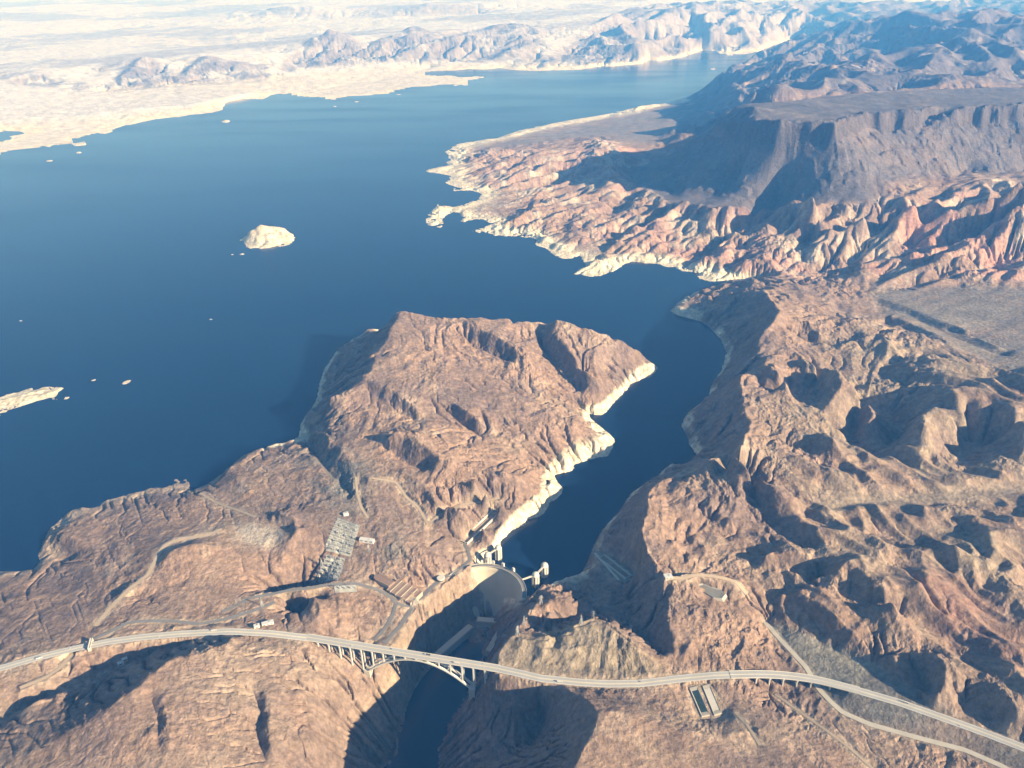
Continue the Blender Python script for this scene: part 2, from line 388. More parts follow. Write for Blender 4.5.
F 640 57 19.2,650 47 20.0,664 34 21.5,680 26 22.5,705 21 23.5,740 16 24.5,790 13 26,830 14 27
F 690 48 20.6,700 39 21.6,720 32 22.6,745 31 22.8,770 36 23.0,785 39 23.4
F 600 54 19.8,620 46 20.5,640 42 21
F 660 40 21.5,690 30 23,720 24 24,760 24 24.6,800 26 25
F 720 9 29,760 3 32,820 -4 34
F 0 22 36,80 15 40,160 18 38,240 12 36,290 5 34,330 7 34,380 9 34,430 3 33,500 5 33,560 1 34
F 100 30 33,200 24 33,300 18 32.5,400 16 32,480 16 32
F -60 4 52,100 -2 55,300 -8 58,500 -10 50,700 -14 50,900 -16 48
'''
MESA_RIM = '738 106 700,728 109 670,720 114 640,716 119 640,722 121 655,732 120 690,745 120 735,752 121.5 752,760 120.5 768,772 121 782,780 121.5 788,790 121 790,802 121 791,812 122 791,822 121.5 793,830 123 793,836 124 791,840 121 793,845 119 795,852 118 796,858 116 797,866 114.5 799,873 113 800,880 113.5 800,887 112.5 800,895 111 800,905 111.5 801,914 110.5 802,922 110 803,928 107 804,936 105.5 805,944 107 806,950 109 806,958 108 808,966 107 809,975 106 810,985 107 810,992 105 811,1000 106 811,1010 104.5 812,1020 105 812,1030 103 812,1040 105 812,1120 110 815'
# ------------------------------------------------------------------ height field on a log-polar grid
DTH = math.radians(96) / 800; OFI, OFJ = 80, 42
TH0, NA = math.radians(-48) - OFJ * DTH, 801 + 2 * OFJ
R0 = 760.0 * math.exp(-OFI * DTH); NR = int(math.log(72000 / R0) / DTH) + 1
RR = R0 * np.exp(DTH * np.arange(NR)); TT = TH0 + DTH * np.arange(NA)
CELL = (RR * DTH)[:, None] * np.ones((1, NA))
GX = RR[:, None] * np.sin(TT)[None, :]; GY = RR[:, None] * np.cos(TT)[None, :]
def to_grid(P):
    return np.log(np.hypot(P[..., 0], P[..., 1]) / R0) / DTH, (np.arctan2(P[..., 0], P[..., 1]) - TH0) / DTH
def world(a):
    return W(a[:, 0], a[:, 1], a[:, 2])
def world_far(a):
    d = ((a[:, 0] - 512) / FPX)[:, None] * XC - ((a[:, 1] - 384) / FPX)[:, None] * YC + _fw
    return np.array([0, 0, CAM_H]) + d * (a[:, 2] * 1000 / d[:, 1])[:, None]
def densify(P, step=0.4):
    gi, gj = to_grid(P); out = []
    for k in range(len(P) - 1):
        n = max(2, int(math.hypot(gi[k+1]-gi[k], gj[k+1]-gj[k]) / step) + 1)
        t = np.linspace(0, 1, n)[:, None]
        out.append(P[k] * (1 - t) + P[k+1] * t)
    return np.concatenate(out)
def poly_mask(P):
    gi, gj = to_grid(P); m = np.zeros((NR, NA), bool)
    i0, i1 = max(0, int(gi.min())), min(NR - 1, int(gi.max()) + 1)
    for i in range(i0, i1 + 1):
        xs = []
        for k in range(len(gi)):
            a, b = gi[k], gi[(k+1) % len(gi)]
            if (a <= i) != (b <= i):
                xs.append(gj[k] + (i - a) / (b - a) * (gj[(k+1) % len(gi)] - gj[k]))
        xs.sort()
        for q in range(0, len(xs) - 1, 2):
            m[i, max(0, math.ceil(xs[q])):max(0, min(NA, math.floor(xs[q+1]) + 1))] = True
    return m
def sh(a, di, dj):
    return np.roll(np.roll(a, di, 0), dj, 1)
def dilate(m, n):
    for _ in range(n):
        p = np.pad(m, 1, mode='edge')
        m = p[1:-1, 1:-1] | p[:-2, 1:-1] | p[2:, 1:-1] | p[1:-1, :-2] | p[1:-1, 2:]
    return m
def blur(a, n):
    """repeated 3x3 binomial blur"""
    for _ in range(n):
        p = np.pad(a, ((1, 1), (0, 0)), mode='edge'); a = .25 * p[:-2] + .5 * p[1:-1] + .25 * p[2:]
        p = np.pad(a, ((0, 0), (1, 1)), mode='edge'); a = .25 * p[:, :-2] + .5 * p[:, 1:-1] + .25 * p[:, 2:]
    return a
def boxblur(a, r):
    for ax in (0, 1):
        for _ in range(2):
            pad = [(0, 0), (0, 0)]; pad[ax] = (r + 1, r)
            c = np.cumsum(np.pad(a, pad, mode='edge'), axis=ax, dtype=float)
            n = a.shape[ax]; w_ = 2 * r + 1
            a = (np.take(c, range(w_, w_ + n), ax) - np.take(c, range(0, n), ax)) / w_
    return a
def perlin(x, y, seed):
    g = np.random.default_rng(seed); ang = g.random((256, 256)) * 2 * np.pi
    gx_, gy_ = np.cos(ang), np.sin(ang)
    xi, yi = np.floor(x).astype(int), np.floor(y).astype(int); xf, yf = x - xi, y - yi
    u, v = xf**3 * (xf * (xf * 6 - 15) + 10), yf**3 * (yf * (yf * 6 - 15) + 10)
    def gr(a, b, dx, dy):
        a, b = a & 255, b & 255
        return gx_[a, b] * dx + gy_[a, b] * dy
    n0 = gr(xi, yi, xf, yf) * (1 - u) + gr(xi + 1, yi, xf - 1, yf) * u
    n1 = gr(xi, yi + 1, xf, yf - 1) * (1 - u) + gr(xi + 1, yi + 1, xf - 1, yf - 1) * u
    return (n0 * (1 - v) + n1 * v) * 1.5

fix = np.zeros((NR, NA), bool); val = np.zeros((NR, NA))
def draw(P):
    D = densify(P); gi, gj = to_grid(D)
    i, j = np.rint(gi).astype(int), np.rint(gj).astype(int)
    ok = (i >= 0) & (i < NR) & (j >= 0) & (j < NA)
    fix[i[ok], j[ok]] = True; val[i[ok], j[ok]] = D[ok, 2]
RELIEF = {'ridges of': (135, 1.15), 'lower right': (135, 1.1), 'far side': (60, 1.1), 'badlands': (90, 1.15), 'promontory': (60, 1.42), 'arizona hill': (120, 0.62), 'highway notch': (140, 1.2), 'rocky hill': (130, 1.0)}
rel = (0, 1.0)
for ln in LINES.strip().split('\n'):
    if ln.startswith('#'):
        rel = next((v for k, v in RELIEF.items() if k in ln), (0, 1.0)); continue
    if not ln.startswith('F') and rel[1] != 1.0:
        a = parse(ln)
        if rel[0] == 90: a[:, 2] += np.clip(240 - a[:, 1], 0, 60) * 3.2 * np.clip((a[:, 0] - 770) / 50, 0, 1)
        up_ = a[:, 2] > rel[0]
        a[:, 2] = np.where(up_ | (rel[0] > 100), rel[0] + (a[:, 2] - rel[0]) * rel[1], a[:, 2])
        draw(world(a)); continue
    if ln.startswith('F'): draw(world_far(parse(ln[2:])))
    else: draw(world(parse(ln)))
# the mesa: level rim, cliff, then a talus slope at the angle of repose
rim = densify(world(parse(MESA_RIM)), 3); draw(rim)
tn = np.gradient(boxblur(rim[:, :2], 3) if False else rim[:, :2], axis=0)
k_ = np.ones(31) / 31
tn = np.stack([np.convolve(np.pad(tn[:, c], 15, mode='edge'), k_, 'valid') for c in (0, 1)], 1)
tn /= np.linalg.norm(tn, axis=1)[:, None] + 1e-9
outw = np.stack([tn[:, 1], -tn[:, 0]], 1)
MESA_W = {}
for nm, dd, dz in (('cliff', 26, -118), ('mid', 250, -275), ('foot', 560, -425)):
    lf = np.clip((2700 - rim[:, 0]) / 700, 0, 1) if nm == 'foot' else 0 * rim[:, 0]
    q = rim.copy(); q[:, :2] += outw * (dd + lf * 230)[:, None]; q[:, 2] += dz - 150 * lf
    MESA_W[nm] = q
    if nm != 'mid': draw(q)
MESA_W['rim'] = rim
lw = world(LAKE); lw[:, 2] = 0
lake = poly_mask(lw)
inl = world(INLET); lake |= poly_mask(inl)
def bank(u0, v0, u1, v1, off, z_):
    k0 = int(np.argmin(np.hypot(LAKE[:, 0] - u0, LAKE[:, 1] - v0))); k1 = int(np.argmin(np.hypot(LAKE[:, 0] - u1, LAKE[:, 1] - v1)))
    P = densify(lw[k0:k1+1], 1.5); T = np.gradient(P, axis=0)
    T = np.stack([np.convolve(np.pad(T[:, c], 4, mode='edge'), np.ones(9) / 9, 'valid') for c in (0, 1)], 1); T /= np.linalg.norm(T, axis=1)[:, None] + 1e-9
    best = None
    for sg in (-1, 1):
        Q = P.copy(); Q[:, :2] += sg * off * np.stack([T[:, 1], -T[:, 0]], 1); Q[:, 2] = z_
        gi, gj = to_grid(Q); i, j = np.clip(np.rint(gi).astype(int), 0, NR - 1), np.clip(np.rint(gj).astype(int), 0, NA - 1)
        ok = ~lake[i, j]
        if best is None or ok.sum() > best[1].sum(): best = ((i, j), ok)
    (i, j), ok = best; i, j = i[ok], j[ok]; fix[i, j] = True; val[i, j] = z_
bank(532, 590, 671, 311, 24, 30); bank(671, 311, 738, 282, 24, 30); bank(275, 447, 398, 333, 22, 30); bank(398, 333, 654, 373, 24, 34)
isl_m = [poly_mask(world(p)) for _, p, _ in ISLANDS]
for _, p, rid in ISLANDS:
    for r in rid: draw(world(parse(r)))
isl_all = np.zeros_like(lake)
for m in isl_m: isl_all |= m
land_ring = dilate(lake & ~isl_all, 1) & ~(lake & ~isl_all)
wat = lake & ~isl_all
fix[wat] = True; val[wat] = -25
shal = wat & dilate(~wat, 1); val[shal] = -1.5
shal2 = wat & dilate(~wat, 3) & ~shal; val[shal2] = -9
ROADS = {   # name: (kind of surface, width, line)
 'highway_west': ('paved', 25, '-120 700 150,-40 680 148,0 668.5 146,40 657 146,80 647.5 145,110 641.5 144,140 637.5 144,180 634 143,230 631.5 142,270 633.5 140,308 638 135'),
 'highway_middle': ('paved', 25, '497 668.5 135,520 673.5 137,541 678.5 138,580 682.5 139,608 684 140,640 683.5 141,682 678.5 142,715 675.5 144,742 674.5 145'),
 'highway_east': ('paved', 25, '849 688 144,880 697 146,899 702.5 148,949 720 152,985 733 155,1024 748 160,1080 772 166'),
 'access_road': ('concrete', 15, '765 622 99,778 637 105,792 652 111,806 667 116,819 689 120,830 701 124,842 712 126,869 724 130,915 737 136,965 750 142,1002 766 148,1060 800 156'),
 'dam_road': ('asphalt', 12, '384 644 78,401 625 74,413 606 71,424 595 65,434 585 57,442 579 50,449 575 47.5'),
 'old_highway': ('asphalt', 12, '413 606 71,404 606 76,396 603 80,391 596.5 84,376 589 92,356 583.5 100,331 584.5 108,310 588 112,290 590 114,272 594 116,250 598 118,235 606 119,222 612 120'),
 'lower_road': ('asphalt', 11, '396 604 80,393 614 78,388 624 76,381 633 75,374 640 73'),
 'intake_road': ('asphalt', 10, '452 574 47,460 569 48,470 560 50,468 550 52,464 543 52'),
 'frontage_road': ('asphalt', 12, '92 640 141,110 632 139,127 623 136,143 621 135,170 621 134,200 624 132,227 619 128,253 611 123,275 602 118'),
 'ramp_road': ('dirt', 12, '20 688 144,45 678 138,60 668 134,70 656 136,84 643 138,110 634 139'),
 'bench_road': ('dirt', 14, '95 626 126,112 606 124,130 588 122,148 575 120,157 557 120,163 547 120,172 541.5 120,190 537.5 120,208 535 120,222 529 122'),
 'shore_track': ('dirt', 9, '200 493 55,217 503 70,240 511 90,256 517 104'),
 'gorge_track': ('dirt', 9, '356 477 128,357 492 122,361 507 120,368 518 118'),
 'hill_track': ('dirt', 9, '372 478 132,396 482 122,406 497 114,418 507 108,428 524 104'),
 'bank_track': ('dirt', 10, '428 524 100,441 514 94,463 504 84,480 502 80,500 498 74'),
 'reservoir_road': ('dirt', 13, '664 577 198,682 578.5 190,697 574.5 184,719 577 176,737 582 168,747 594 150'),
 'pond_track': ('dirt', 8, '735 712 146,748 726 160,760 745 172'),
 'wash_side_track': ('dirt', 8, '775 694 108,800 712 120,830 733 132,850 748 136,880 775 140'),
}
roadfix = np.zeros((NR, NA), bool); hlock = val.copy()
ROADP = {}
for nm, (kind_, wd, ln) in ROADS.items():
    P = world(parse(ln)); D = densify(P, .3)
    # smooth the line along its length
    for _ in range(60):
        D[1:-1] = .25 * D[:-2] + .5 * D[1:-1] + .25 * D[2:]
    ROADP[nm] = D
    T = np.gradient(D, axis=0); T[:, 2] = 0; T /= np.linalg.norm(T, axis=1)[:, None] + 1e-9
    Nn = np.stack([T[:, 1], -T[:, 0], 0 * T[:, 0]], 1)
    for off in np.arange(-wd / 2 - 4, wd / 2 + 4.1, 2.0):
        Q = D + Nn * off; gi, gj = to_grid(Q)
        i, j = np.rint(gi).astype(int), np.rint(gj).astype(int)
        ok = (i >= 0) & (i < NR) & (j >= 0) & (j < NA)
        roadfix[i[ok], j[ok]] = True; hlock[i[ok], j[ok]] = Q[ok, 2] - .5
PADS = [('592 550 45,606 553 45,634 572 45,640 579 45,618 583 45,606 577 45', 44), ('460 545 44,466 538 44,494 508 44,501 512 44,472 547 44', 44),
        ('686 684 135,708 682 135,716 690 135,728 714 135,722 719 135,700 720 135,692 708 135', 135), ('376 578 90,392 583 90,418 598 84,414 604 80,392 594 86', 86),
        ('336 515 114,362 524 114,352 560 112,338 583 110,314 582 110,322 552 112', 0)]
for ps, pz in PADS:
    pm = poly_mask(world(parse(ps)))
    if pz: roadfix |= pm; hlock = np.where(pm, pz, hlock)
roadfix &= ~wat
fix |= roadfix; val = np.where(roadfix, hlock, val); hlock = np.where(roadfix, hlock, val)
# far rim of the sheet
fix[-1, :] = True; val[-1, :] = 100; 

def solve(fix, val):
    lev = [(fix, val)]
    while min(lev[-1][0].shape) > 12:
        f, v = lev[-1]; a, b = (f.shape[0] + 1) // 2 * 2, (f.shape[1] + 1) // 2 * 2
        F = np.zeros((a, b)); V = np.zeros((a, b)); F[:f.shape[0], :f.shape[1]] = f; V[:f.shape[0], :f.shape[1]] = v * f
        c = F.reshape(a//2, 2, b//2, 2).sum((1, 3)); s = V.reshape(a//2, 2, b//2, 2).sum((1, 3))
        lev.append((c > 0, s / np.maximum(c, 1)))
    h = np.full(lev[-1][0].shape, lev[-1][1][lev[-1][0]].mean() if lev[-1][0].any() else 0.0)
    for k in range(len(lev) - 1, -1, -1):
        f, v = lev[k]
        if h.shape != f.shape:
            h = np.repeat(np.repeat(h, 2, 0), 2, 1)[:f.shape[0], :f.shape[1]]
        h = np.where(f, v, h)
        for _ in range(160 if k > 1 else 60):
            p = np.pad(h, 1, mode='edge')
            h = np.where(f, v, .25 * (p[:-2, 1:-1] + p[2:, 1:-1] + p[1:-1, :-2] + p[1:-1, 2:]))
    return h
h0 = solve(fix, val)
hs = np.where(wat, h0, np.maximum(blur(h0, 1), np.where(h0 > 0, 0.4, -200)))    # soften the creases of the drawn lines

# rounded knolls on the right, softer hill by the bridge
# where the ground is rough (1) or smooth (0)
def zone(s, z=100, soft=10):
    m = poly_mask(world(parse(s, z))).astype(float)
    return boxblur(m, soft) if soft else m
back_ = world(parse('1140 86 835,980 86 830,860 94 810,760 103 790'))
Z_MESATOP = boxblur(poly_mask(np.concatenate([rim, back_])).astype(float), 1)
Z_TALUS = boxblur(poly_mask(np.concatenate([rim, MESA_W['foot'][::-1]])).astype(float), 3)
Z_PLAIN = zone('884 288 125,1060 288 180,1160 330 220,1100 372 240,1000 372 215,930 336 165,880 312 112,872 298 115', 150, 5)
Z_PLAIN2 = zone('600 116 60,540 129 40,470 142 20,480 150 40,540 142 70,600 136 90,640 146 130,690 132 130,740 116 200,745 100 400,700 92 40,660 104 60', 60, 5)
Z_WASH = zone('800 508 105,826 528 95,860 522 98,900 520 104,945 516 110,1000 508 128,1100 494 145,1100 482 145,1000 494 128,940 502 114,900 508 104,860 510 98,830 516 94', 110, 4)
Z_FILL = zone('763 620 99,792 650 112,818 690 120,842 714 126,915 739 136,1010 772 148,1090 772 165,1024 745 160,930 706 150,879 667 136,822 643 118', 125, 3)
Z_BAD = zone('762 281 30,700 284 5,574 277 2,525 240 2,440 230 2,425 215 2,437 195 5,440 180 5,452 150 5,500 152 60,560 150 100,590 140 140,640 152 130,690 180 250,760 196 340,835 204 330,900 194 350,980 176 410,1060 172 440,1060 285 170,905 284 120,860 283 75,840 277 60,800 286 40', 100, 8)
Z_FAR = zone('-400 190 5,0 160 5,95 137 5,225 112 5,340 107 5,480 86 5,640 66 5,720 58 5,810 42 5,830 0 600,-400 0 500', 5, 10) + (GY > 26000) * 1.0
Z_FAR = np.clip(Z_FAR, 0, 1)
Z_BLUE = zone('700 85 5,740 62 20,805 40 20,840 20 900,1120 0 1200,1120 80 600,1000 84 560,900 93 420,760 101 300', 300, 6)
Z_FARM = zone('0 88 20,0 72 300,40 66 350,100 72 350,110 66 400,130 54 420,160 56 420,180 60 420,200 51 450,256 52 450,285 46 500,305 40 520,331 28 550,345 33 550,365 39 520,400 30 560,410 27 560,440 30 560,512 24 560,540 28 560,540 62 60,522 62 80,430 60 100,330 66 100,300 68 100,256 82 30,180 88 20,100 95 20,50 92 20', 0, 3) + zone('505 68 20,540 50 300,560 38 500,600 24 600,640 10 700,700 2 800,830 -4 900,860 20 600,800 42 20,720 54 20,640 63 20,560 69 20', 0, 3)
Z_BLUE = np.where(GY > 14600, GX > 3650 + (GY - 14600) * .49, GX > .2 * GY) & (GY > 9000) & (GY < 30000)
Z_BLUE = boxblur(Z_BLUE.astype(float), 4) * (1 - np.clip(Z_MESATOP, 0, 1))
near_water = np.clip(boxblur(wat.astype(float), 3) * 2.5, 0, 1)
rough = np.clip(1 - .9 * Z_MESATOP - .75 * Z_TALUS - .93 * Z_PLAIN - .88 * Z_PLAIN2 - .9 * Z_WASH - .95 * Z_FILL, 0.04, 1)
rough *= 1 - .55 * near_water
slope0 = np.hypot(*np.gradient(blur(h0, 4))) / CELL
rough *= np.clip(.3 + slope0 * 1.6, .3, 1.1)
Z_GREYH = zone('500 640 145,530 634 160,594 615 195,640 648 180,675 672 140,640 682 140,541 678 138,498 665 138', 165, 5)
Z_NEARL = zone('-100 690 150,100 700 220,240 640 170,372 660 60,350 768 70,330 860 70,-100 860 150', 150, 20)
Z_LSHORE = zone('-40 590 30,60 510 40,170 480 40,300 440 60,330 500 110,400 600 80,300 640 130,0 668 140,-60 668 140', 100, 15)
Z_HILLS = zone('760 560 150,830 440 200,860 380 200,1100 330 300,1200 640 200,1100 760 200,940 650 200,840 600 170', 170, 20)
Z_BHILL = zone('505 672 136,541 681 140,600 686 145,740 690 150,800 720 120,900 780 150,900 860 200,570 860 200,580 740 200', 190, 8)
rough *= (1 - .55 * Z_NEARL) * (1 - .6 * Z_LSHORE) * (1 - .6 * Z_HILLS) * (1 - .7 * Z_BHILL) * (1 - .2 * Z_GREYH)
Z_PROM = zone('330 440 50,400 300 200,560 310 200,665 365 50,540 530 50,480 560 60,400 560 100,340 500 100', 120, 8)
rough *= 1 - .25 * Z_PROM
softm = np.clip(.8 * Z_HILLS + Z_GREYH + .5 * Z_BHILL + .7 * np.clip(Z_BAD - Z_TALUS, 0, 1), 0, 1)
hs = np.where(wat | roadfix, hs, hs * (1 - softm) + np.where(hs > .4, np.maximum(blur(hs, 7), .4), hs) * softm)
# closed hollows between the hills hold wash gravel up to their outlet
hq = hs[:NR // 2 * 2, :NA // 2 * 2].reshape(NR // 2, 2, NA // 2, 2).min((1, 3)); wq = np.full(hq.shape, 9e3)
out_ = wat[:NR // 2 * 2, :NA // 2 * 2].reshape(NR // 2, 2, NA // 2, 2).max((1, 3)).astype(bool); out_[-1] = out_[0] = True; out_[:, 0] = out_[:, -1] = True
wq[out_] = hq[out_]; wq = wq[:740]; hq = hq[:740]; wq[-1] = hq[-1]
for _ in range(420):
    p = np.pad(wq, 1, mode='edge'); q = np.minimum(np.minimum(p[:-2, 1:-1], p[2:, 1:-1]), np.minimum(p[1:-1, :-2], p[1:-1, 2:]))
    wq = np.where(out_[:740], hq, np.maximum(hq, np.minimum(wq, q + .05)))
fl = np.clip(np.where(wq > 8e3, 0, wq - hq), 0, 120)
FILLM = np.clip(Z_HILLS + Z_BAD + zone('640 480 150,700 450 200,900 300 150,860 560 150,700 640 150', 150, 10), 0, 1)
Z_DEEP = zone('842 388 200,943 386 240,946 402 240,925 412 230,922 434 220,893 446 150,876 470 110,842 450 120', 150, 4) + zone('958 428 150,1008 404 260,1026 426 280,1006 456 190,958 470 120', 150, 4)
FILLM *= 1 - np.clip(Z_DEEP, 0, 1)
fl2 = np.zeros((NR, NA)); fl2[:1480, :NA // 2 * 2] = np.repeat(np.repeat(fl, 2, 0), 2, 1)
hs = np.where(wat | roadfix, hs, hs + .9 * blur(fl2, 2) * FILLM)
rough *= 1 - Z_FAR * (1 - Z_BLUE) * (.72 - .72 * np.clip(Z_FARM, 0, 1))
rough = np.where(wat, 0, rough)


# the dam's arc, fitted to its crest
cp = world(parse('449 576 46,461 569.5 46,473 565 46,482 564 46,492 564 46,501 566 46,510 570 46,520 579 46,525 588 46,527 597 46'))
A_ = np.c_[2 * cp[:, 0], 2 * cp[:, 1], np.ones(len(cp))]; sol = np.linalg.lstsq(A_, cp[:, 0]**2 + cp[:, 1]**2, rcond=None)[0]
DC = sol[:2]; DR = math.sqrt(sol[2] + DC @ DC)
# ------------------------------------------------------------------ erosion
gi_ = (np.arange(NR) - OFI)[:, None] * np.ones((1, NA)); gj_ = (np.arange(NA) - OFJ)[None, :] * np.ones((NR, 1))
nz = np.zeros((NR, NA))
wx, wy = perlin(gi_ / 40, gj_ / 40, 61) * 9, perlin(gi_ / 40, gj_ / 40, 62) * 9
for k, (lam, am) in enumerate(((60, .085), (30, .105), (15, .10), (7.5, .09), (3.6, .08))):
    n1 = perlin((gi_ * .62 + wx) / lam + 17.3 * k, (gj_ + wy) / lam + 5.1 * k, 40 + k)
    nz += ((0.6 - 2.0 * np.abs(n1)) if k < 4 else 1.6 * n1) * lam * am
ga, gb = W(760, 400, 180)[:2], W(900, 470, 180)[:2]; gd_ = (gb - ga) / np.linalg.norm(gb - ga)
al_ = GX * gd_[0] + GY * gd_[1]; ac_ = GX * gd_[1] - GY * gd_[0]
wv = perlin(GX / 260, GY / 260, 301) * 70
rn = (.55 - 1.6 * np.abs(perlin((ac_ + wv) / 185, (al_ + wv) / 430, 302))) * 46 + (.5 - 1.6 * np.abs(perlin((ac_ + .6 * wv) / 80, (al_ - wv) / 170, 303))) * 19
open_ = np.clip(1 - Z_WASH - Z_PLAIN - Z_FILL - boxblur(roadfix.astype(float), 6) * 2 - near_water, 0, 1) * np.clip(Z_HILLS - Z_FILL * 2 - .8 * Z_DEEP, 0, 1)
hs = np.where(wat | roadfix, hs, hs + rn * open_)
far_ = np.clip((np.clip(Z_BLUE + Z_FARM, 0, 1)) * (1 - near_water) * np.clip((hs - 30) / 150, 0, 1), 0, 1)
wf = perlin(GX / 2600, GY / 2600, 311) * 700
fr = (.45 - 1.5 * np.abs(perlin((GX * .75 - GY * .45 + wf) / 1500, (GX * .5 + GY * .7 + wf) / 2600, 312))) * 300 + (.5 - 1.6 * np.abs(perlin((GX * .8 - GY * .5 - wf) / 560, (GX * .5 + GY * .8 + wf) / 900, 313))) * 120
far_ = far_ * np.where(GX < .1 * GY, .55, 1)
hs = np.where(wat | roadfix, hs, np.where(hs > .4, np.maximum(hs + fr * far_, .4), hs))
ba, bb = W(620, 250, 40)[:2], W(780, 195, 200)[:2]; bd_ = (bb - ba) / np.linalg.norm(bb - ba)
al_ = GX * bd_[0] + GY * bd_[1]; ac_ = GX * bd_[1] - GY * bd_[0]
wb_ = perlin(GX / 420, GY / 420, 321) * 110
bn_ = (.5 - 1.6 * np.abs(perlin((ac_ + wb_) / 240, (al_ - wb_) / 800, 322))) * 62 + (.5 - 1.6 * np.abs(perlin((ac_ - wb_) / 100, (al_ + wb_) / 260, 323))) * 24
hs = np.where(wat | roadfix, hs, np.where(hs > .4, np.maximum(hs + bn_ * np.clip(Z_BAD - Z_TALUS, 0, 1) * np.clip((hs - 2) / 45, 0, 1), .4), hs))
h = hs + nz * CELL * rough
h = np.where(wat, val, np.maximum(h, np.where(h0 > -20, np.minimum(hs, 1.0), -400)))
big = boxblur(hs, 7)
lockr = np.where(wat | roadfix, 0.0, 1.0) * (1 - .97 * np.clip(boxblur(Z_MESATOP + Z_TALUS, 3) * 2.0, 0, 1))
DIRS = [(di, dj) for di in (-1, 0, 1) for dj in (-1, 0, 1) if di or dj]
NIT = 18
thr = np.maximum(4,  44 + 120 * Z_GREYH + 90 * Z_BHILL + 60 * Z_NEARL + 30 * Z_LSHORE - 38 * Z_BAD - 14 * Z_PROM - 16 * np.clip(Z_TALUS, 0, 1) - 12 * np.clip((GY - 9000) / 1000, 0, 1))
soft = (1 - .8 * Z_BAD) * np.clip(1.15 - rough, .25, 1)
for it in range(NIT):
    best = np.zeros((NR, NA)); rec = np.arange(NR * NA).reshape(NR, NA)
    idx = rec.copy(); dist = np.ones((NR, NA))
    P = np.pad(h, 1, mode='edge'); PI = np.pad(idx, 1, mode='edge')
    for di, dj in DIRS:
        L = math.hypot(di, dj)
        s = (h - P[1+di:1+di+NR, 1+dj:1+dj+NA]) / L
        m = s > best
        best = np.where(m, s, best); rec = np.where(m, PI[1+di:1+di+NR, 1+dj:1+dj+NA], rec); dist = np.where(m, L, dist)
    if it % 2 == 0:
        A = np.ones(NR * NA); r_ = rec.ravel(); self_ = r_ == np.arange(NR * NA)
        for _ in range(60):
            q = A.copy(); q[self_] = 0
            A = 1 + np.bincount(r_, weights=q, minlength=NR * NA)
        A = A.reshape(NR, NA)
    cut = .06 * np.minimum(np.maximum(A - thr, 0), 2500) ** .5 * best
    cut = np.minimum(cut, best * dist * .72)
    h = h - cut * lockr * np.clip(rough * 1.3, 0, 1) * (1 - .93 * np.clip(Z_BHILL + Z_GREYH, 0, 1))
    p = np.pad(h, 1, mode='edge')
    lap = .25 * (p[:-2, 1:-1] + p[2:, 1:-1] + p[1:-1, :-2] + p[1:-1, 2:]) - h
    steep = np.clip((best / CELL - .42) / .35, 0, 1)
    h = h + (.02 + .16 * steep * soft) * lap * lockr
    if it < NIT - 2:
        h = h + .25 * (big - boxblur(h, 7)) * lockr
    h = np.where(wat | roadfix, hlock, h)
    h = np.where(~wat & (hs > 0), np.maximum(h, .4), h)
rocky = np.clip(.35 + 1.5 * perlin(gi_ / 55 + 3, gj_ / 55, 71) + .8 * perlin(gi_ / 21 + 3, gj_ / 21, 72), 0, 1)
fn = np.zeros((NR, NA))
for lam, am, sd_ in ((11, .10, 73), (5.6, .12, 74), (2.9, .14, 75)):
    fn += (.5 - 1.7 * np.abs(perlin((gi_ * .6 + wx * .5) / lam, (gj_ + wy * .5) / lam, sd_))) * lam * am
h = h + np.where(h > 1.5, fn, 0) * CELL * np.clip(rough * 1.6, 0, 1) * lockr * (.25 + .95 * rocky)
# rills running down the mesa's talus
ti, tj = np.nonzero(Z_TALUS > .04)
rimw = MESA_W['rim'][::2, :2]; arcl = np.r_[0, np.cumsum(np.linalg.norm(np.diff(rimw, axis=0), axis=1))]
rimw2 = np.stack([np.convolve(np.pad(rimw[:, c], 10, mode='edge'), np.ones(21) / 21, 'valid') for c in (0, 1)], 1)
q_ = np.stack([GX[ti, tj], GY[ti, tj]], 1); ks = np.zeros(len(q_), int); ds = np.zeros(len(q_))
for a in range(0, len(q_), 4000):
    D2 = ((q_[a:a+4000, None] - rimw2[None]) ** 2).sum(-1); ks[a:a+4000] = D2.argmin(1); ds[a:a+4000] = np.sqrt(D2.min(1))
sa = arcl[ks] + perlin(q_[:, 0] / 160, q_[:, 1] / 160, 201) * 30 + ds * .35
g_ = np.abs(perlin(sa / 62, ds / 900, 202)) * 26 + np.abs(perlin(sa / 27, ds / 500, 203)) * 12
cl_ = np.clip((ds - 10) / 60, 0, 1) * np.clip((640 - ds) / 220, 0, 1)
h[ti, tj] += (g_ - 10) * cl_ * 1.3
h[ti, tj] += (perlin(arcl[ks] / 95, ds / 60, 204) * 34 + perlin(arcl[ks] / 24, ds / 30, 205) * 14) * np.clip(1 - np.abs(ds - 25) / 45, 0, 1)
h = np.where(Z_MESATOP > .6, h + perlin(GX / 240, GY / 240, 207) * 7 + perlin(GX / 70, GY / 70, 208) * 3, h)
HF = h
FLOW = np.log(A)

def sample(G, x, y):
    x, y = np.asarray(x, float), np.asarray(y, float)
    a = np.clip(np.log(np.hypot(x, y) / R0) / DTH, 0, NR - 1.001); b = np.clip((np.arctan2(x, y) - TH0) / DTH, 0, NA - 1.001)
    i, j = a.astype(int), b.astype(int); fi, fj = a - i, b - j
    return (G[i, j] * (1-fi) * (1-fj) + G[i+1, j] * fi * (1-fj) + G[i, j+1] * (1-fi) * fj + G[i+1, j+1] * fi * fj)
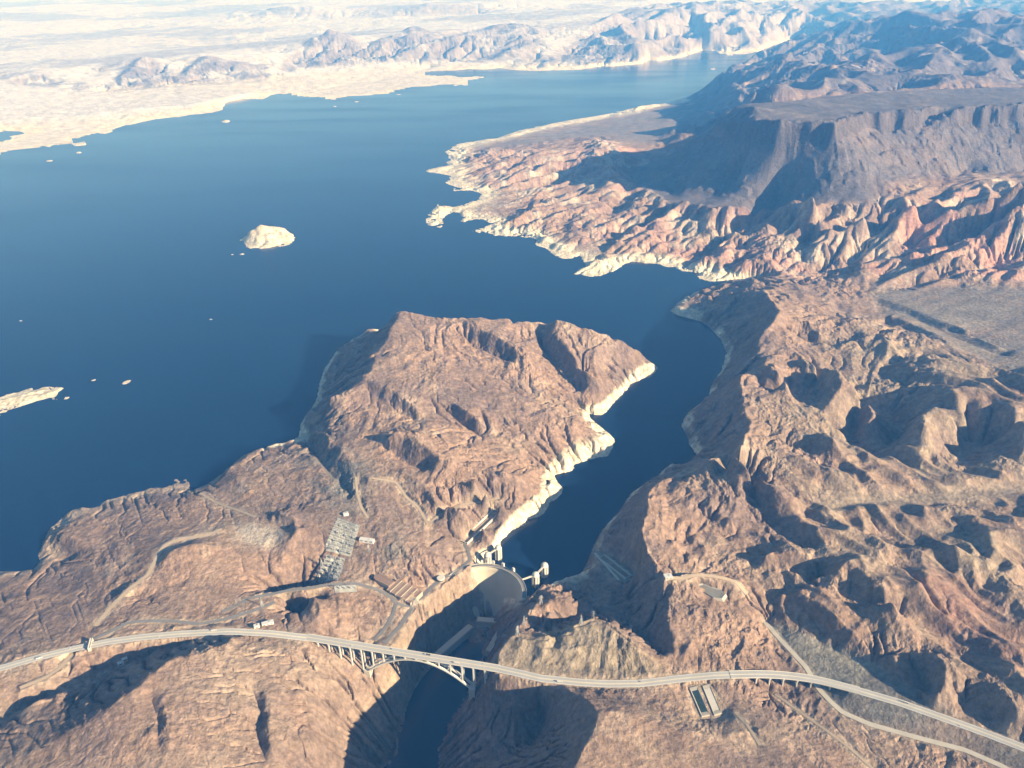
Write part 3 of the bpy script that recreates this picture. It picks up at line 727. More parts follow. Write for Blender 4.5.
# ------------------------------------------------------------------ ground sheet
rad = []
r = R0
while r < 70000:
    rad.append(r)
    r *= math.exp(DTH * (.66 if r < 4600 else .9 if r < 13240 else 2.0))
rad = np.array(rad); ang = np.linspace(TH0 + .001, -TH0 - .001, 1324)
MX = rad[:, None] * np.sin(ang)[None, :]; MY = rad[:, None] * np.cos(ang)[None, :]
MZ = sample(HF, MX, MY)
mr = sample(rough * lockr, MX, MY); mc = MY * 0 + rad[:, None] * DTH
ii = np.arange(len(rad))[:, None] + 0 * MX; jj = np.arange(1324)[None, :] + 0 * MX
fine = (.3 - np.abs(perlin(ii / 4.2, jj / 3.4, 91))) * .55 + perlin(ii / 1.9, jj / 1.9, 92) * .20
MZ = MZ + np.where(MZ > .3, fine * mc * np.clip(mr * 1.5, 0, 1) * (.35 + .8 * sample(rocky, MX, MY)), 0)
# albedo: the rock's own colours, by zone, slope and patches
def nse(l, s, x=None):
    x_, y_ = (GX, GY) if x is None else x
    return perlin(x_ / l + s, y_ / l + 2 * s, s)
def mix(c, col, m):
    m = np.clip(m, 0, 1)[..., None]
    return c * (1 - m) + np.array(col) * m
def band(s, z, soft=5): return zone(s, z, soft)
slope = np.hypot(*np.gradient(blur(HF, 1))) / CELL
n1 = nse(420, 3) + .6 * nse(170, 4) + .4 * nse(70, 5) + .3 * nse(28, 6)
n2 = nse(300, 13) + .7 * nse(90, 14) + .5 * nse(35, 15)
n3 = nse(900, 23) + .6 * nse(300, 24)
C = np.ones((NR, NA, 3)) * np.array([.345, .232, .165])
C = mix(C, (.215, .155, .13), .24 + n1 * .9 - .12 * Z_LSHORE)
C = mix(C, (.42, .31, .225), (n2 - .15) * 1.1)
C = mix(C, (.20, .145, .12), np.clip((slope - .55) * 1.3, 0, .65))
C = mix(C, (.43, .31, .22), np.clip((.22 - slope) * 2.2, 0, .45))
Z_RIGHT = band('730 470 150,790 400 200,800 340 200,880 320 130,1100 380 240,1160 640 200,1100 760 200,900 700 140,850 560 150,800 520 110', 150, 25)
C = mix(C, (.34, .27, .19), Z_RIGHT * (.45 + .5 * n2))
Z_RED = band('900 560 180,940 560 200,1060 640 200,1080 720 210,1000 680 190,920 640 190,890 610 200', 190, 14)
C = mix(C, (.30, .18, .135), Z_RED * (.5 + .8 * n1))
C = mix(C, (.35, .262, .195), Z_NEARL * (.4 + .5 * n2))
Z_YELL = band('470 566 50,440 590 56,400 640 70,350 700 60,345 760 60,385 740 -60,420 660 -60,450 620 -40,470 600 0', 50, 6)
C = mix(C, (.47, .36, .23), Z_YELL * (.45 + .5 * n1))
Z_DRKM = band('306 436 30,345 425 120,372 455 130,360 500 118,392 530 115,415 560 100,380 575 100,340 540 118,315 500 118,290 470 80', 110, 10)
C = mix(C, (.20, .185, .16), Z_DRKM * (.55 + .9 * n2))
C = mix(C, (.31, .26, .185), Z_GREYH * .8)
C = mix(C, (.35, .235, .185), Z_BAD * (.2 + 1.2 * n1 + .5 * n3))
C = mix(C, (.50, .41, .32), Z_BAD * (n2 * 1.2 + .12))
C = mix(C, (.47, .255, .195), Z_BAD * np.clip(1.7 * n3 + .9 * n1 - .15, 0, .8) * np.clip((GX - 500) / 1500, 0, 1))
Z_SHORE = band('762 281 0,730 276 15,690 262 20,640 256 15,600 266 15,560 246 15,500 226 15,450 208 15,450 180 15,470 150 20,560 128 20,650 112 20,640 104 5,450 140 5,415 172 5,420 235 5,530 250 5,580 280 5,700 286 5', 5, 4)
C = mix(C, (.60, .52, .40), Z_SHORE * (.7 + .5 * n2))
C = mix(C, (.27, .235, .205), Z_PLAIN2 * (.75 + .5 * n2) * np.clip((HF - 22) / 25, 0, 1))
C = mix(C, (.30, .26, .215), Z_PLAIN * (.85 + .4 * n2))
C = mix(C, (.21, .185, .165), Z_PLAIN * np.clip(1.4 * perlin(ac_ / 70, al_ / 520, 401) + .8 * perlin(ac_ / 28, al_ / 240, 402), 0, .8))
C = mix(C, (.33, .275, .205), Z_WASH * .7)
C = mix(C, (.22, .205, .18), Z_FILL * (.8 + .4 * n1))
Z_TRI = band('763 620 99,792 650 112,818 690 120,850 690 138,879 667 136,822 643 118', 125, 2)
C = mix(C, (.32, .29, .23), Z_TRI)
C = mix(C, (.155, .135, .13), Z_MESATOP * 1.1)
C = mix(C, (.24, .20, .175), Z_MESATOP * np.clip(nse(500, 41) + .6 * nse(130, 42), 0, .8))
C = mix(C, (.15, .13, .13), Z_TALUS * (1.0 + .3 * n1))
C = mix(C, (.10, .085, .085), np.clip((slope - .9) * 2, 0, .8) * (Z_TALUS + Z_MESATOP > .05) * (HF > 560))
C = mix(C, (.15, .13, .135), Z_BLUE * (.97 - np.clip(n2 - .3, 0, 1)))
C = mix(C, (.50, .42, .36), Z_BLUE * np.clip((n1 - .45) * 1.6, 0, .8))
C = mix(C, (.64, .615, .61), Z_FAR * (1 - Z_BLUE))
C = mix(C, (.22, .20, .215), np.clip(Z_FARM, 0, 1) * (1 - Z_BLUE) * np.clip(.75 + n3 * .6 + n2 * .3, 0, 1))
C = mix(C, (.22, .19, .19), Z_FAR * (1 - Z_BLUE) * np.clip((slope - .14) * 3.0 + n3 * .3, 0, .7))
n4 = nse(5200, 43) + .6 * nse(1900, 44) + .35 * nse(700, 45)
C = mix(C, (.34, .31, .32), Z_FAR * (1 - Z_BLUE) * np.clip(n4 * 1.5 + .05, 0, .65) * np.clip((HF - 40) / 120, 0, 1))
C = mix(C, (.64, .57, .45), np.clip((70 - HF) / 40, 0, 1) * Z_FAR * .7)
# pale band the lake left behind when it dropped
lake_side = (1 - .8 * zone('-60 600 5,40 590 5,90 530 5,170 505 5,215 490 5,262 460 5,262 430 5,180 460 5,60 490 5,-60 560 5', 5, 6)) * np.clip(boxblur(boxblur(wat.astype(float), 6), 6) * 9, 0, 1) * (GY > 1930)
Z_BANK = zone('478 564 40,492 548 40,498 534 40,512 516 40,530 500 40,545 470 40,575 440 40,590 443 0,615 440 0,560 480 0,565 490 0,530 525 0,500 560 0', 30, 3)
ringtop = 37 + 16 * np.clip(Z_BANK * 1.6, 0, 1) + 3 * nse(60, 31) + 2.5 * nse(18, 32)
RING = np.clip((ringtop - HF) / 3, 0, 1) * lake_side
for m in isl_m: RING = np.maximum(RING, dilate(m, 1) * np.clip(1.1 - HF / 260, .55, 1))
AZB = zone('532 590 0,600 560 40,660 500 60,700 470 40,740 380 60,745 340 60,690 300 60,660 308 0,690 340 0,700 390 0,670 430 0,640 470 0,600 510 0,560 570 0', 0, 4)
RING = RING * (1 - np.clip(AZB * 1.5, 0, 1) * np.clip(.45 - 1.6 * nse(150, 46), 0, 1))
C = mix(C, (.72, .64, .47), RING * np.clip(.9 + .35 * nse(25, 33), .6, 1))
C = mix(C, (.30, .23, .18), RING * np.clip(nse(14, 34) * 1.2 - .1, 0, .45) * (slope > .5))
for nm, (kind_, wd, ln) in ROADS.items(): pass
RB = np.clip(boxblur(roadfix.astype(float), 2) * 1.6, 0, 1)
C = mix(C, (.50, .40, .29), RB * (.55 + .5 * nse(30, 36)) * (1 - Z_FILL))
Z_PALE = zone('236 520 140,262 514 148,284 522 142,286 540 120,268 548 116,240 540 118', 130, 5)
C = mix(C, (.52, .44, .35), Z_PALE * (.75 + .6 * n2))
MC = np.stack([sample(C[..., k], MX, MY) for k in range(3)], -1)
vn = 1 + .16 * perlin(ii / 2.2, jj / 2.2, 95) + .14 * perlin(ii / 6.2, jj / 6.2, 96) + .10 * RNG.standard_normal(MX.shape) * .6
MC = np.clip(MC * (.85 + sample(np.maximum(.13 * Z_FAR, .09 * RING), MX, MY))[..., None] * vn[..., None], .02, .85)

mt_ground, t_, b_ = newmat('desert_ground')
at = t_.nodes.new('ShaderNodeAttribute'); at.attribute_name = 'rock'
tc = t_.nodes.new('ShaderNodeTexCoord')
def tnoise(sc, det):
    n = t_.nodes.new('ShaderNodeTexNoise'); n.inputs['Scale'].default_value = sc; n.inputs['Detail'].default_value = det
    n.inputs['Roughness'].default_value = .62
    t_.links.new(tc.outputs['Object'], n.inputs['Vector']); return n
na, nb = tnoise(1 / 18., 7), tnoise(1 / 110., 8)
mr1 = t_.nodes.new('ShaderNodeMapRange'); mr1.inputs[1].default_value = .3; mr1.inputs[2].default_value = .7; mr1.inputs[3].default_value = .66; mr1.inputs[4].default_value = 1.32
t_.links.new(na.outputs[0], mr1.inputs[0])
mr2 = t_.nodes.new('ShaderNodeMapRange'); mr2.inputs[1].default_value = .3; mr2.inputs[2].default_value = .7; mr2.inputs[3].default_value = .78; mr2.inputs[4].default_value = 1.2
t_.links.new(nb.outputs[0], mr2.inputs[0])
mm = t_.nodes.new('ShaderNodeMath'); mm.operation = 'MULTIPLY'; t_.links.new(mr1.outputs[0], mm.inputs[0]); t_.links.new(mr2.outputs[0], mm.inputs[1])
vs = t_.nodes.new('ShaderNodeVectorMath'); vs.operation = 'SCALE'
t_.links.new(at.outputs['Color'], vs.inputs[0]); t_.links.new(mm.outputs[0], vs.inputs['Scale']); t_.links.new(vs.outputs[0], b_.inputs['Base Color'])
b_.inputs['Roughness'].default_value = .95; b_.inputs['Specular IOR Level'].default_value = .15
bp = t_.nodes.new('ShaderNodeBump'); bp.inputs['Strength'].default_value = .8; bp.inputs['Distance'].default_value = 9.0
t_.links.new(na.outputs[0], bp.inputs['Height']); t_.links.new(bp.outputs[0], b_.inputs['Normal'])

def sheet(name, X, Y, Z, keep, mat, color=None, smooth=True):
    n, m = X.shape
    vid = np.arange(n * m).reshape(n, m)
    q = np.stack([vid[:-1, :-1], vid[:-1, 1:], vid[1:, 1:], vid[1:, :-1]], -1)[keep]
    used = np.unique(q); remap = np.full(n * m, -1); remap[used] = np.arange(len(used))
    q = remap[q].astype(np.int32)
    co = np.stack([X.ravel()[used], Y.ravel()[used], Z.ravel()[used]], 1).astype(np.float32)
    me = bpy.data.meshes.new(name)
    me.vertices.add(len(co)); me.vertices.foreach_set('co', co.ravel())
    me.loops.add(q.size); me.loops.foreach_set('vertex_index', q[:, ::-1].ravel())
    me.polygons.add(len(q)); me.polygons.foreach_set('loop_start', np.arange(0, q.size, 4, dtype=np.int32)); me.polygons.foreach_set('loop_total', np.full(len(q), 4, np.int32))
    me.polygons.foreach_set('use_smooth', np.full(len(q), smooth))
    if color is not None:
        ca = me.color_attributes.new('rock', 'FLOAT_COLOR', 'POINT')
        cc = np.ones((len(used), 4), np.float32); cc[:, :3] = color.reshape(-1, 3)[used]
        ca.data.foreach_set('color', cc.ravel())
    me.materials.append(mat); me.update(calc_edges=True)
    o = bpy.data.objects.new(name, me); COL.objects.link(o); return o
keep = np.ones((len(rad) - 1, 1323), bool)
msamp = lambda M: sample(M.astype(float), .25 * (MX[:-1, :-1] + MX[1:, :-1] + MX[:-1, 1:] + MX[1:, 1:]), .25 * (MY[:-1, :-1] + MY[1:, :-1] + MY[:-1, 1:] + MY[1:, 1:]))
isl_keep = []
for m in isl_m:
    k_ = msamp(dilate(m, 3)) > .3
    isl_keep.append(k_); keep &= ~k_
MZs = MZ
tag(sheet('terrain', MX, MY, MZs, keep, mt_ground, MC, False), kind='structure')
for (nm, _, _), k_ in zip(ISLANDS, isl_keep):
    if k_.any(): tag(sheet(nm, MX, MY, MZs, k_, mt_ground, MC), kind='structure')

# ------------------------------------------------------------------ lake and river
mt_water, t_, b_ = newmat('lake_water')
b_.inputs['Base Color'].default_value = (.004, .016, .046, 1); b_.inputs['Roughness'].default_value = .16; b_.inputs['IOR'].default_value = 1.333
tc = t_.nodes.new('ShaderNodeTexCoord')
wn = t_.nodes.new('ShaderNodeTexNoise'); wn.inputs['Scale'].default_value = 1 / 9.; wn.inputs['Detail'].default_value = 4
t_.links.new(tc.outputs['Object'], wn.inputs['Vector'])
wmap = t_.nodes.new('ShaderNodeMapping'); wmap.inputs['Scale'].default_value = (1 / 2600., 1 / 700., 1); wmap.inputs['Rotation'].default_value = (0, 0, .5)
wn2 = t_.nodes.new('ShaderNodeTexNoise'); wn2.inputs['Scale'].default_value = 1.0; wn2.inputs['Detail'].default_value = 6
t_.links.new(tc.outputs['Object'], wmap.inputs['Vector']); t_.links.new(wmap.outputs[0], wn2.inputs['Vector'])
wr = t_.nodes.new('ShaderNodeMapRange'); wr.inputs[1].default_value = .38; wr.inputs[2].default_value = .62; wr.inputs[3].default_value = .12; wr.inputs[4].default_value = .24
t_.links.new(wn2.outputs[0], wr.inputs[0]); t_.links.new(wr.outputs[0], b_.inputs['Roughness'])
wb = t_.nodes.new('ShaderNodeBump'); wb.inputs['Strength'].default_value = .25; wb.inputs['Distance'].default_value = .5
t_.links.new(wn.outputs[0], wb.inputs['Height']); t_.links.new(wb.outputs[0], b_.inputs['Normal'])
gm = dilate(lake, 3)
st = 3
wk = gm[:-st:st, :-st:st]
SX, SY = GX[::st, ::st], GY[::st, ::st]
cellm = gm[:SX.shape[0]*st - st:st, :SX.shape[1]*st - st:st][:SX.shape[0]-1, :SX.shape[1]-1].copy()
for a in range(st + 1):
    for c in range(st + 1):
        s_ = gm[a::st, c::st][:SX.shape[0]-1, :SX.shape[1]-1]
        cellm[:s_.shape[0], :s_.shape[1]] |= s_
# no lake below the dam
cx_, cy_ = .5 * (SX[:-1, :-1] + SX[1:, 1:]), .5 * (SY[:-1, :-1] + SY[1:, 1:])
cellm &= np.hypot(cx_ - DC[0], cy_ - DC[1]) > DR + 8
cellm &= ~((np.abs(cx_ + 95) < 260) & (cy_ < 2060 - .0 * cx_) & (cx_ < 20))
tag(sheet('lake', SX, SY, 0 * SX, cellm, mt_water, smooth=False), kind='structure')
rv = world(parse('497 612 -135,480 612 -135,446 655 -135,424 676 -135,400 710 -135,376 760 -135,340 850 -135,440 850 -135,452 760 -135,462 722 -135,486 684 -135,500 650 -135'))
tag(mesh_np('river', [(p[0], p[1], -134.0) for p in rv], [list(range(len(rv)))], mt_water), kind='structure')
# ================================================================== things
class MB:
    """collects shapes and links them as one mesh object"""
    def __init__(s): s.V, s.F = [], []
    def add(s, V, F):
        n = len(s.V); s.V += [tuple(map(float, v)) for v in V]; s.F += [tuple(n + i for i in f) for f in F]; return s
    def box(s, c, size, ax=(1, 0, 0), ay=None, az=(0, 0, 1), taper=1.0):
        c = np.array(c, float); ax = np.array(ax, float); ax /= np.linalg.norm(ax); az = np.array(az, float)
        ay = np.cross(az, ax) if ay is None else np.array(ay, float); ay /= np.linalg.norm(ay)
        hx, hy, hz = [q / 2 for q in size]; V = []
        for sz in (-1, 1):
            k = taper if sz > 0 else 1.0
            for sx, sy in ((-1, -1), (1, -1), (1, 1), (-1, 1)): V.append(c + ax * sx * hx * k + ay * sy * hy * k + az * sz * hz)
        return s.add(V, [(3, 2, 1, 0), (4, 5, 6, 7), (0, 1, 5, 4), (1, 2, 6, 5), (2, 3, 7, 6), (3, 0, 4, 7)])
    def beam(s, a, b, w, h=None):
        """square bar from a to b"""
        a, b = np.array(a, float), np.array(b, float); h = h or w
        d = b - a; L = np.linalg.norm(d); d /= L
        up = np.array([0, 0, 1.0]) if abs(d[2]) < .95 else np.array([1.0, 0, 0])
        x = np.cross(d, up); x /= np.linalg.norm(x); y = np.cross(x, d); V = []
        for p in (a, b):
            for sx, sy in ((-1, -1), (1, -1), (1, 1), (-1, 1)): V.append(p + x * sx * w / 2 + y * sy * h / 2)
        return s.add(V, [(0, 1, 2, 3), (7, 6, 5, 4), (0, 4, 5, 1), (1, 5, 6, 2), (2, 6, 7, 3), (3, 7, 4, 0)])
    def lathe(s, c, prof, n=20, flute=0.0):
        V = []; c = np.array(c, float)
        for r_, z_ in prof:
            for k in range(n):
                a = 2 * math.pi * k / n; q = r_ * (1 - flute * (k % 2)); V.append(c + np.array([q * math.cos(a), q * math.sin(a), z_]))
        F = [(i * n + k, i * n + (k + 1) % n, (i + 1) * n + (k + 1) % n, (i + 1) * n + k) for i in range(len(prof) - 1) for k in range(n)]
        F += [tuple(range(n))[::-1], tuple((len(prof) - 1) * n + k for k in range(n))]
        return s.add(V, F)
    def ribbon(s, P, w0, w1, z0, z1):
        """strip swept along P between lateral offsets w0..w1 and heights z0..z1 (a closed bar)"""
        P = np.asarray(P, float); T = np.gradient(P, axis=0); T[:, 2] = 0; T /= np.linalg.norm(T, axis=1)[:, None]
        N = np.stack([T[:, 1], -T[:, 0], 0 * T[:, 0]], 1); n = len(P); V = []
        for k in range(n):
            for w_, z_ in ((w0, z0), (w1, z0), (w1, z1), (w0, z1)): V.append(P[k] + N[k] * w_ + np.array([0, 0, z_]))
        F = [(4*k + a, 4*k + (a + 1) % 4, 4*k + 4 + (a + 1) % 4, 4*k + 4 + a) for k in range(n - 1) for a in range(4)]
        F += [(3, 2, 1, 0), (4*n - 4, 4*n - 3, 4*n - 2, 4*n - 1)]
        return s.add(V, F)
    def build(s, name, mat, parent=None, smooth=False):
        o = mesh_np(name, s.V, s.F, mat, parent, smooth)
        bm = bmesh.new(); bm.from_mesh(o.data); bmesh.ops.recalc_face_normals(bm, faces=bm.faces); bm.to_mesh(o.data); bm.free()
        if parent: o.matrix_parent_inverse = Matrix.Translation(-parent.location) if parent.rotation_euler.z == 0 else (Matrix.Translation(parent.location) @ Matrix.Rotation(parent.rotation_euler.z, 4, 'Z')).inverted()
        return o
def thing(name, label, cat, loc=(0, 0, 0), group=None, rz=0):
    o = bpy.data.objects.new(name, None); COL.objects.link(o); o.location = [float(q) for q in loc]; o.rotation_euler = (0, 0, rz)
    return tag(o, label, cat, group)
def ground(x, y): return float(sample(HF, x, y))
def P3(u, v, z): return W(u, v, z)
def on_ground(u, v, z0=100):
    """where the line of sight of a survey mark meets the ground"""
    z = z0
    for _ in range(14):
        p = W(u, v, z); z = .5 * z + .5 * ground(p[0], p[1])
    p = W(u, v, z); return np.array([p[0], p[1], ground(p[0], p[1])])
def arr(s): return world(parse(s))
def resamp(P, step):
    d = np.r_[0, np.cumsum(np.linalg.norm(np.diff(P[:, :2], axis=0), axis=1))]; n = max(2, int(d[-1] / step) + 1)
    t = np.linspace(0, d[-1], n); return np.stack([np.interp(t, d, P[:, k]) for k in range(3)], 1)
def copy_tree(o, loc, rz=0.0, label=None, scale=None):
    c = o.copy(); COL.objects.link(c); c.location = [float(q) for q in loc]; c.rotation_euler = (0, 0, rz)
    if label: c['label'] = label
    if scale: c.scale = (scale,) * 3
    for ch in o.children:
        d = ch.copy(); COL.objects.link(d); d.parent = c; d.matrix_parent_inverse = Matrix.Identity(4) if not KEEPINV else ch.matrix_parent_inverse
        for g in ch.children:
            e = g.copy(); COL.objects.link(e); e.parent = d
    return c
KEEPINV = False

M = {
 'concrete': simple('pale_concrete', (.50, .45, .36), .8, .10, .05),
 'dam_concrete': simple('dam_concrete', (.56, .495, .365), .85, .10, .02),
 'white_concrete': simple('white_concrete', (.60, .56, .47), .8, .06, .08),
 'bridge': simple('bridge_concrete', (.60, .58, .52), .75, .06, .06),
 'bridge_road': simple('bridge_road_surface', (.40, .39, .365), .85, .08, .03),
 'asphalt': simple('asphalt', (.085, .08, .08), .9, .15, .05),
 'old_asphalt': simple('sun_bleached_asphalt', (.19, .18, .17), .9, .14, .04),
 'pave': simple('highway_concrete', (.60, .575, .51), .85, .08, .03),
 'dirt': simple('graded_dirt', (.44, .34, .235), .95, .12, .03),
 'gravel': simple('grey_gravel', (.38, .37, .32), .95, .15, .06),
 'steel': simple('galvanised_steel', (.50, .50, .48), .5, .08, .3, .3),
 'dark_steel': simple('dark_steel', (.12, .12, .12), .5, .08, .3, .4),
 'white': simple('white_paint', (.66, .65, .62), .5, .04, .2),
 'roof_brown': simple('brown_roof', (.25, .16, .115), .85, .12, .1),
 'roof_white': simple('white_roof', (.60, .58, .54), .7, .05, .1),
 'wall_tan': simple('tan_wall', (.42, .34, .25), .85, .08, .1),
 'glass': simple('dark_glass', (.03, .035, .04), .15, .05, .3),
 'yellow': simple('yellow_line', (.55, .40, .08), .7, .05, .2),
 'black': simple('black_rubber', (.02, .02, .02), .8, .05, .5),
 'pond_liner': simple('pond_liner', (.20, .19, .16), .8, .1, .05),
 'pond_water': simple('dark_pond_water', (.03, .05, .045), .25, .1, .05),
 'pale_silt': simple('pale_dry_silt', (.52, .49, .42), .9, .1, .05),
 'silt': simple('dry_silt', (.36, .33, .27), .9, .1, .05),
}
# ------------------------------------------------------------------ roads (sheets on the ground)
RM = {'paved': 'pave', 'concrete': 'concrete', 'asphalt': 'old_asphalt', 'dirt': 'dirt'}
for nm, (kind_, wd, ln) in ROADS.items():
    P = resamp(ROADP[nm], 9.0)
    m = MB(); T = np.gradient(P, axis=0); T[:, 2] = 0; T /= np.linalg.norm(T, axis=1)[:, None]
    N = np.stack([T[:, 1], -T[:, 0], 0 * T[:, 0]], 1)
    V = []; cols = 5
    for k in range(len(P)):
        for a in np.linspace(-wd / 2, wd / 2, cols):
            q = P[k] + N[k] * a; V.append((q[0], q[1], max(P[k][2] - .5, ground(q[0], q[1])) + (.9 if kind_ != 'dirt' else .6)))
    F = [(k * cols + a, k * cols + a + 1, k * cols + cols + a + 1, k * cols + cols + a) for k in range(len(P) - 1) for a in range(cols - 1)]
    m.add(V, F); rk = {'paved': 'highway', 'concrete': 'side_road', 'asphalt': 'road', 'dirt': 'dirt_track'}[kind_]
    tag(m.build(rk, M[RM[kind_]]), kind='structure')
    if kind_ == 'paved':      # dark running lanes, pale shoulders and the two yellow and white edge lines
        Vz = np.array(V).reshape(len(P), cols, 3)
        zc = Vz[:, cols // 2, 2]
        for a, wl, mt_, dz in ((-6.3, 7.4, 'bridge_road', .12), (6.3, 7.4, 'bridge_road', .12), (-1.6, .5, 'yellow', .16), (1.6, .5, 'yellow', .16), (-10.6, .4, 'white', .16), (10.6, .4, 'white', .16)):
            q = P.copy(); q[:, 2] = 0
            L = MB(); VV = []
            for k in range(len(P)):
                for s_ in (-wl / 2, wl / 2):
                    pp = P[k] + N[k] * (a + s_); VV.append((pp[0], pp[1], np.interp(a + s_, np.linspace(-wd/2, wd/2, cols), Vz[k, :, 2]) + dz))
            L.add(VV, [(2*k, 2*k+1, 2*k+3, 2*k+2) for k in range(len(P) - 1)])
            tag(L.build('road_lane' if wl > 2 else 'road_marking', M[mt_]), kind='structure')

# ------------------------------------------------------------------ the dam
aa = np.unwrap(np.arctan2(cp[:, 1] - DC[1], cp[:, 0] - DC[0])); a0, a1 = aa[0] + .02, aa[-1] - .02
if a0 > a1: a0, a1 = a1, a0
toe = W(486, 617, -135); DT = DR - np.linalg.norm(toe[:2] - DC)
print('dam', DC, DR, np.degrees([a0, a1]), 'toe thickness', DT)
def dam_pt(a, r_, z_): return (DC[0] + r_ * math.cos(a), DC[1] + r_ * math.sin(a), z_)
NDA = 72
def arc_solid(prof, e0=0.0, e1=0.0, n=NDA):
    """profile of (radius, z) corners swept round the arc"""
    m = MB(); V = []; q = len(prof)
    for k in range(n + 1):
        a = (a0 - e0) + (a1 - a0 + e0 + e1) * k / n
        for r_, z_ in prof: V.append(dam_pt(a, r_, z_))
    F = [(k*q + i, k*q + (i+1) % q, (k+1)*q + (i+1) % q, (k+1)*q + i) for k in range(n) for i in range(q)]
    F += [tuple(range(q)), tuple(n*q + i for i in range(q))[::-1]]
    return m.add(V, F)
dam = thing('arch_dam', 'tall curved concrete arch dam closing the canyon, with a road along its crest', 'dam', dam_pt((a0 + a1) / 2, DR, 46))
face = [(DR - 12 - (DT - 12) * ((44.5 - z_) / 180.) ** 1.2, z_) for z_ in np.linspace(44.5, -150, 16)]
ac_ = math.atan2(toe[1] - DC[1], toe[0] - DC[0]); ac_ += 2 * math.pi * round(((a0 + a1) / 2 - ac_) / (2 * math.pi))
prof_ = [(DR - .4, 44.5)] + face + [(DR + 6, -150)]; m = MB(); V = []; q_ = len(prof_)
for k in range(NDA + 1):
    for r_, z_ in prof_:
        t_ = min(1, (44.5 - z_) / 180.) ** .8                       # the gorge narrows downwards and so does the dam
        tl_ = min(1, (44.5 - z_) / 80.)
        lo, hi = (a0 - .1) * (1 - t_) + max(a0, ac_ - .75) * t_, (a1 + .1) * (1 - tl_) + (ac_ + .60) * tl_
        V.append(dam_pt(lo + (hi - lo) * k / NDA, r_, z_))
m.add(V, [(k*q_ + i, k*q_ + (i+1) % q_, (k+1)*q_ + (i+1) % q_, (k+1)*q_ + i) for k in range(NDA) for i in range(q_)] + [tuple(range(q_)), tuple(NDA*q_ + i for i in range(q_))[::-1]])
m.build('dam_body', M['dam_concrete'], dam, True)
arc_solid([(DR + 1.5, 44.6), (DR + 1.5, 46.4), (DR - 13.5, 46.4), (DR - 13.5, 44.6)]).build('crest_road', M['old_asphalt'], dam)
for r_ in (DR + 1.4, DR - 12.6):
    arc_solid([(r_, 46.41), (r_, 48.4), (r_ - .9, 48.4), (r_ - .9, 46.41)]).build('parapet', M['white_concrete'], dam)
for f_ in (.36, .47, .56, .66):
    a = a0 + (a1 - a0) * f_; m = MB(); c = dam_pt(a, DR + 3.5, 50)
    m.box(c, (9, 7, 16), (-math.sin(a), math.cos(a), 0)); m.box((c[0], c[1], 58.9), (7, 5.4, 1.8), (-math.sin(a), math.cos(a), 0))
    m.build('elevator_tower', M['white_concrete'], dam)
for k in range(9):                                 # vertical joints down the lit face read as faint ribs
    a = a0 + (a1 - a0) * (k + 1) / 10; m = MB()
    V = []
    for r_, z_ in face:
        for da in (-.0022, .0022):
            V.append(dam_pt(a + da, r_ - .35, z_))
    m.add(V, [(2*i, 2*i+1, 2*i+3, 2*i+2) for i in range(len(face) - 1)])
    m.build('face_joint', M['concrete'], dam)

# ------------------------------------------------------------------ intake towers standing in the lake
def intake(u, v, label):
    p = W(u, v, 54); t = thing('intake_tower', label, 'intake tower', (p[0], p[1], -30), 'intake towers behind the dam')
    c = (p[0], p[1], 0)
    MB().lathe(c, [(12.5, -30), (12.0, 2), (11.2, 30), (10.8, 46)], 24, .10).build('shaft', M['white_concrete'], t)
    m = MB()
    for k in range(8):
        a = 2 * math.pi * k / 8; d = np.array([math.cos(a), math.sin(a), 0])
        m.box(np.array(c) + d * 11.8 + np.array([0, 0, 8]), (4.5, 2.2, 76), d, taper=.75)
    m.build('buttress', M['white_concrete'], t)
    MB().lathe(c, [(13.0, 46.05), (13.0, 48), (10.6, 48.05), (10.4, 54), (8.0, 56.5), (3.0, 57.5)], 24).build('gatehouse', M['white_concrete'], t, True)
    return np.array([p[0], p[1], 46])
T1 = intake(535.5, 573.5, 'intake tower nearest the right end of the dam, joined to its crest by a walkway')
T2 = intake(544.5, 564.0, 'outermost intake tower on the right bank side, farthest from the dam')
T3 = intake(487.5, 553.5, 'pale intake tower close against the left rock wall beside the dam crest')
T4 = intake(498.0, 546.5, 'pale intake tower on the left bank side standing farther out in the lake')
def walkway(a, b, label):
    a, b = np.array(a, float), np.array(b, float); d = (b - a) / np.linalg.norm(b - a); n_ = np.array([-d[1], d[0], 0])
    t = thing('walkway_bridge', label, 'walkway', (a + b) / 2 + [0, 0, -2], 'walkways to the intake towers')
    MB().beam(a, b, 5.0, 1.6).build('deck', M['white_concrete'], t)
    for s_ in (-1, 1): MB().beam(a + n_ * 2.2 * s_ + [0, 0, 1.5], b + n_ * 2.2 * s_ + [0, 0, 1.5], .5, 1.2).build('railing', M['white_concrete'], t)
def shrink(a, b, ra, rb):
    d = (b - a) / np.linalg.norm(b - a); return a + d * ra, b - d * rb
def crest_near(T):
    a = math.atan2(T[1] - DC[1], T[0] - DC[0]); a = min(max(a, a0), a1); return np.array(dam_pt(a, DR + 2, 46.5))
for A1, B1, ra, rb, lb in ((crest_near(T1), T1 + [0, 0, .5], 0, 11, 'walkway from the dam crest to the nearer right hand intake tower'),
                           (T1 + [0, 0, .5], T2 + [0, 0, .5], 11, 11, 'walkway spanning between the two right hand intake towers'),
                           (crest_near(T3), T3 + [0, 0, .5], 0, 11, 'walkway from the dam crest to the left intake tower by the rock wall'),
                           (T3 + [0, 0, .5], T4 + [0, 0, .5], 11, 11, 'walkway spanning between the two left hand intake towers')):
    walkway(*shrink(A1, B1, ra, rb), lb)

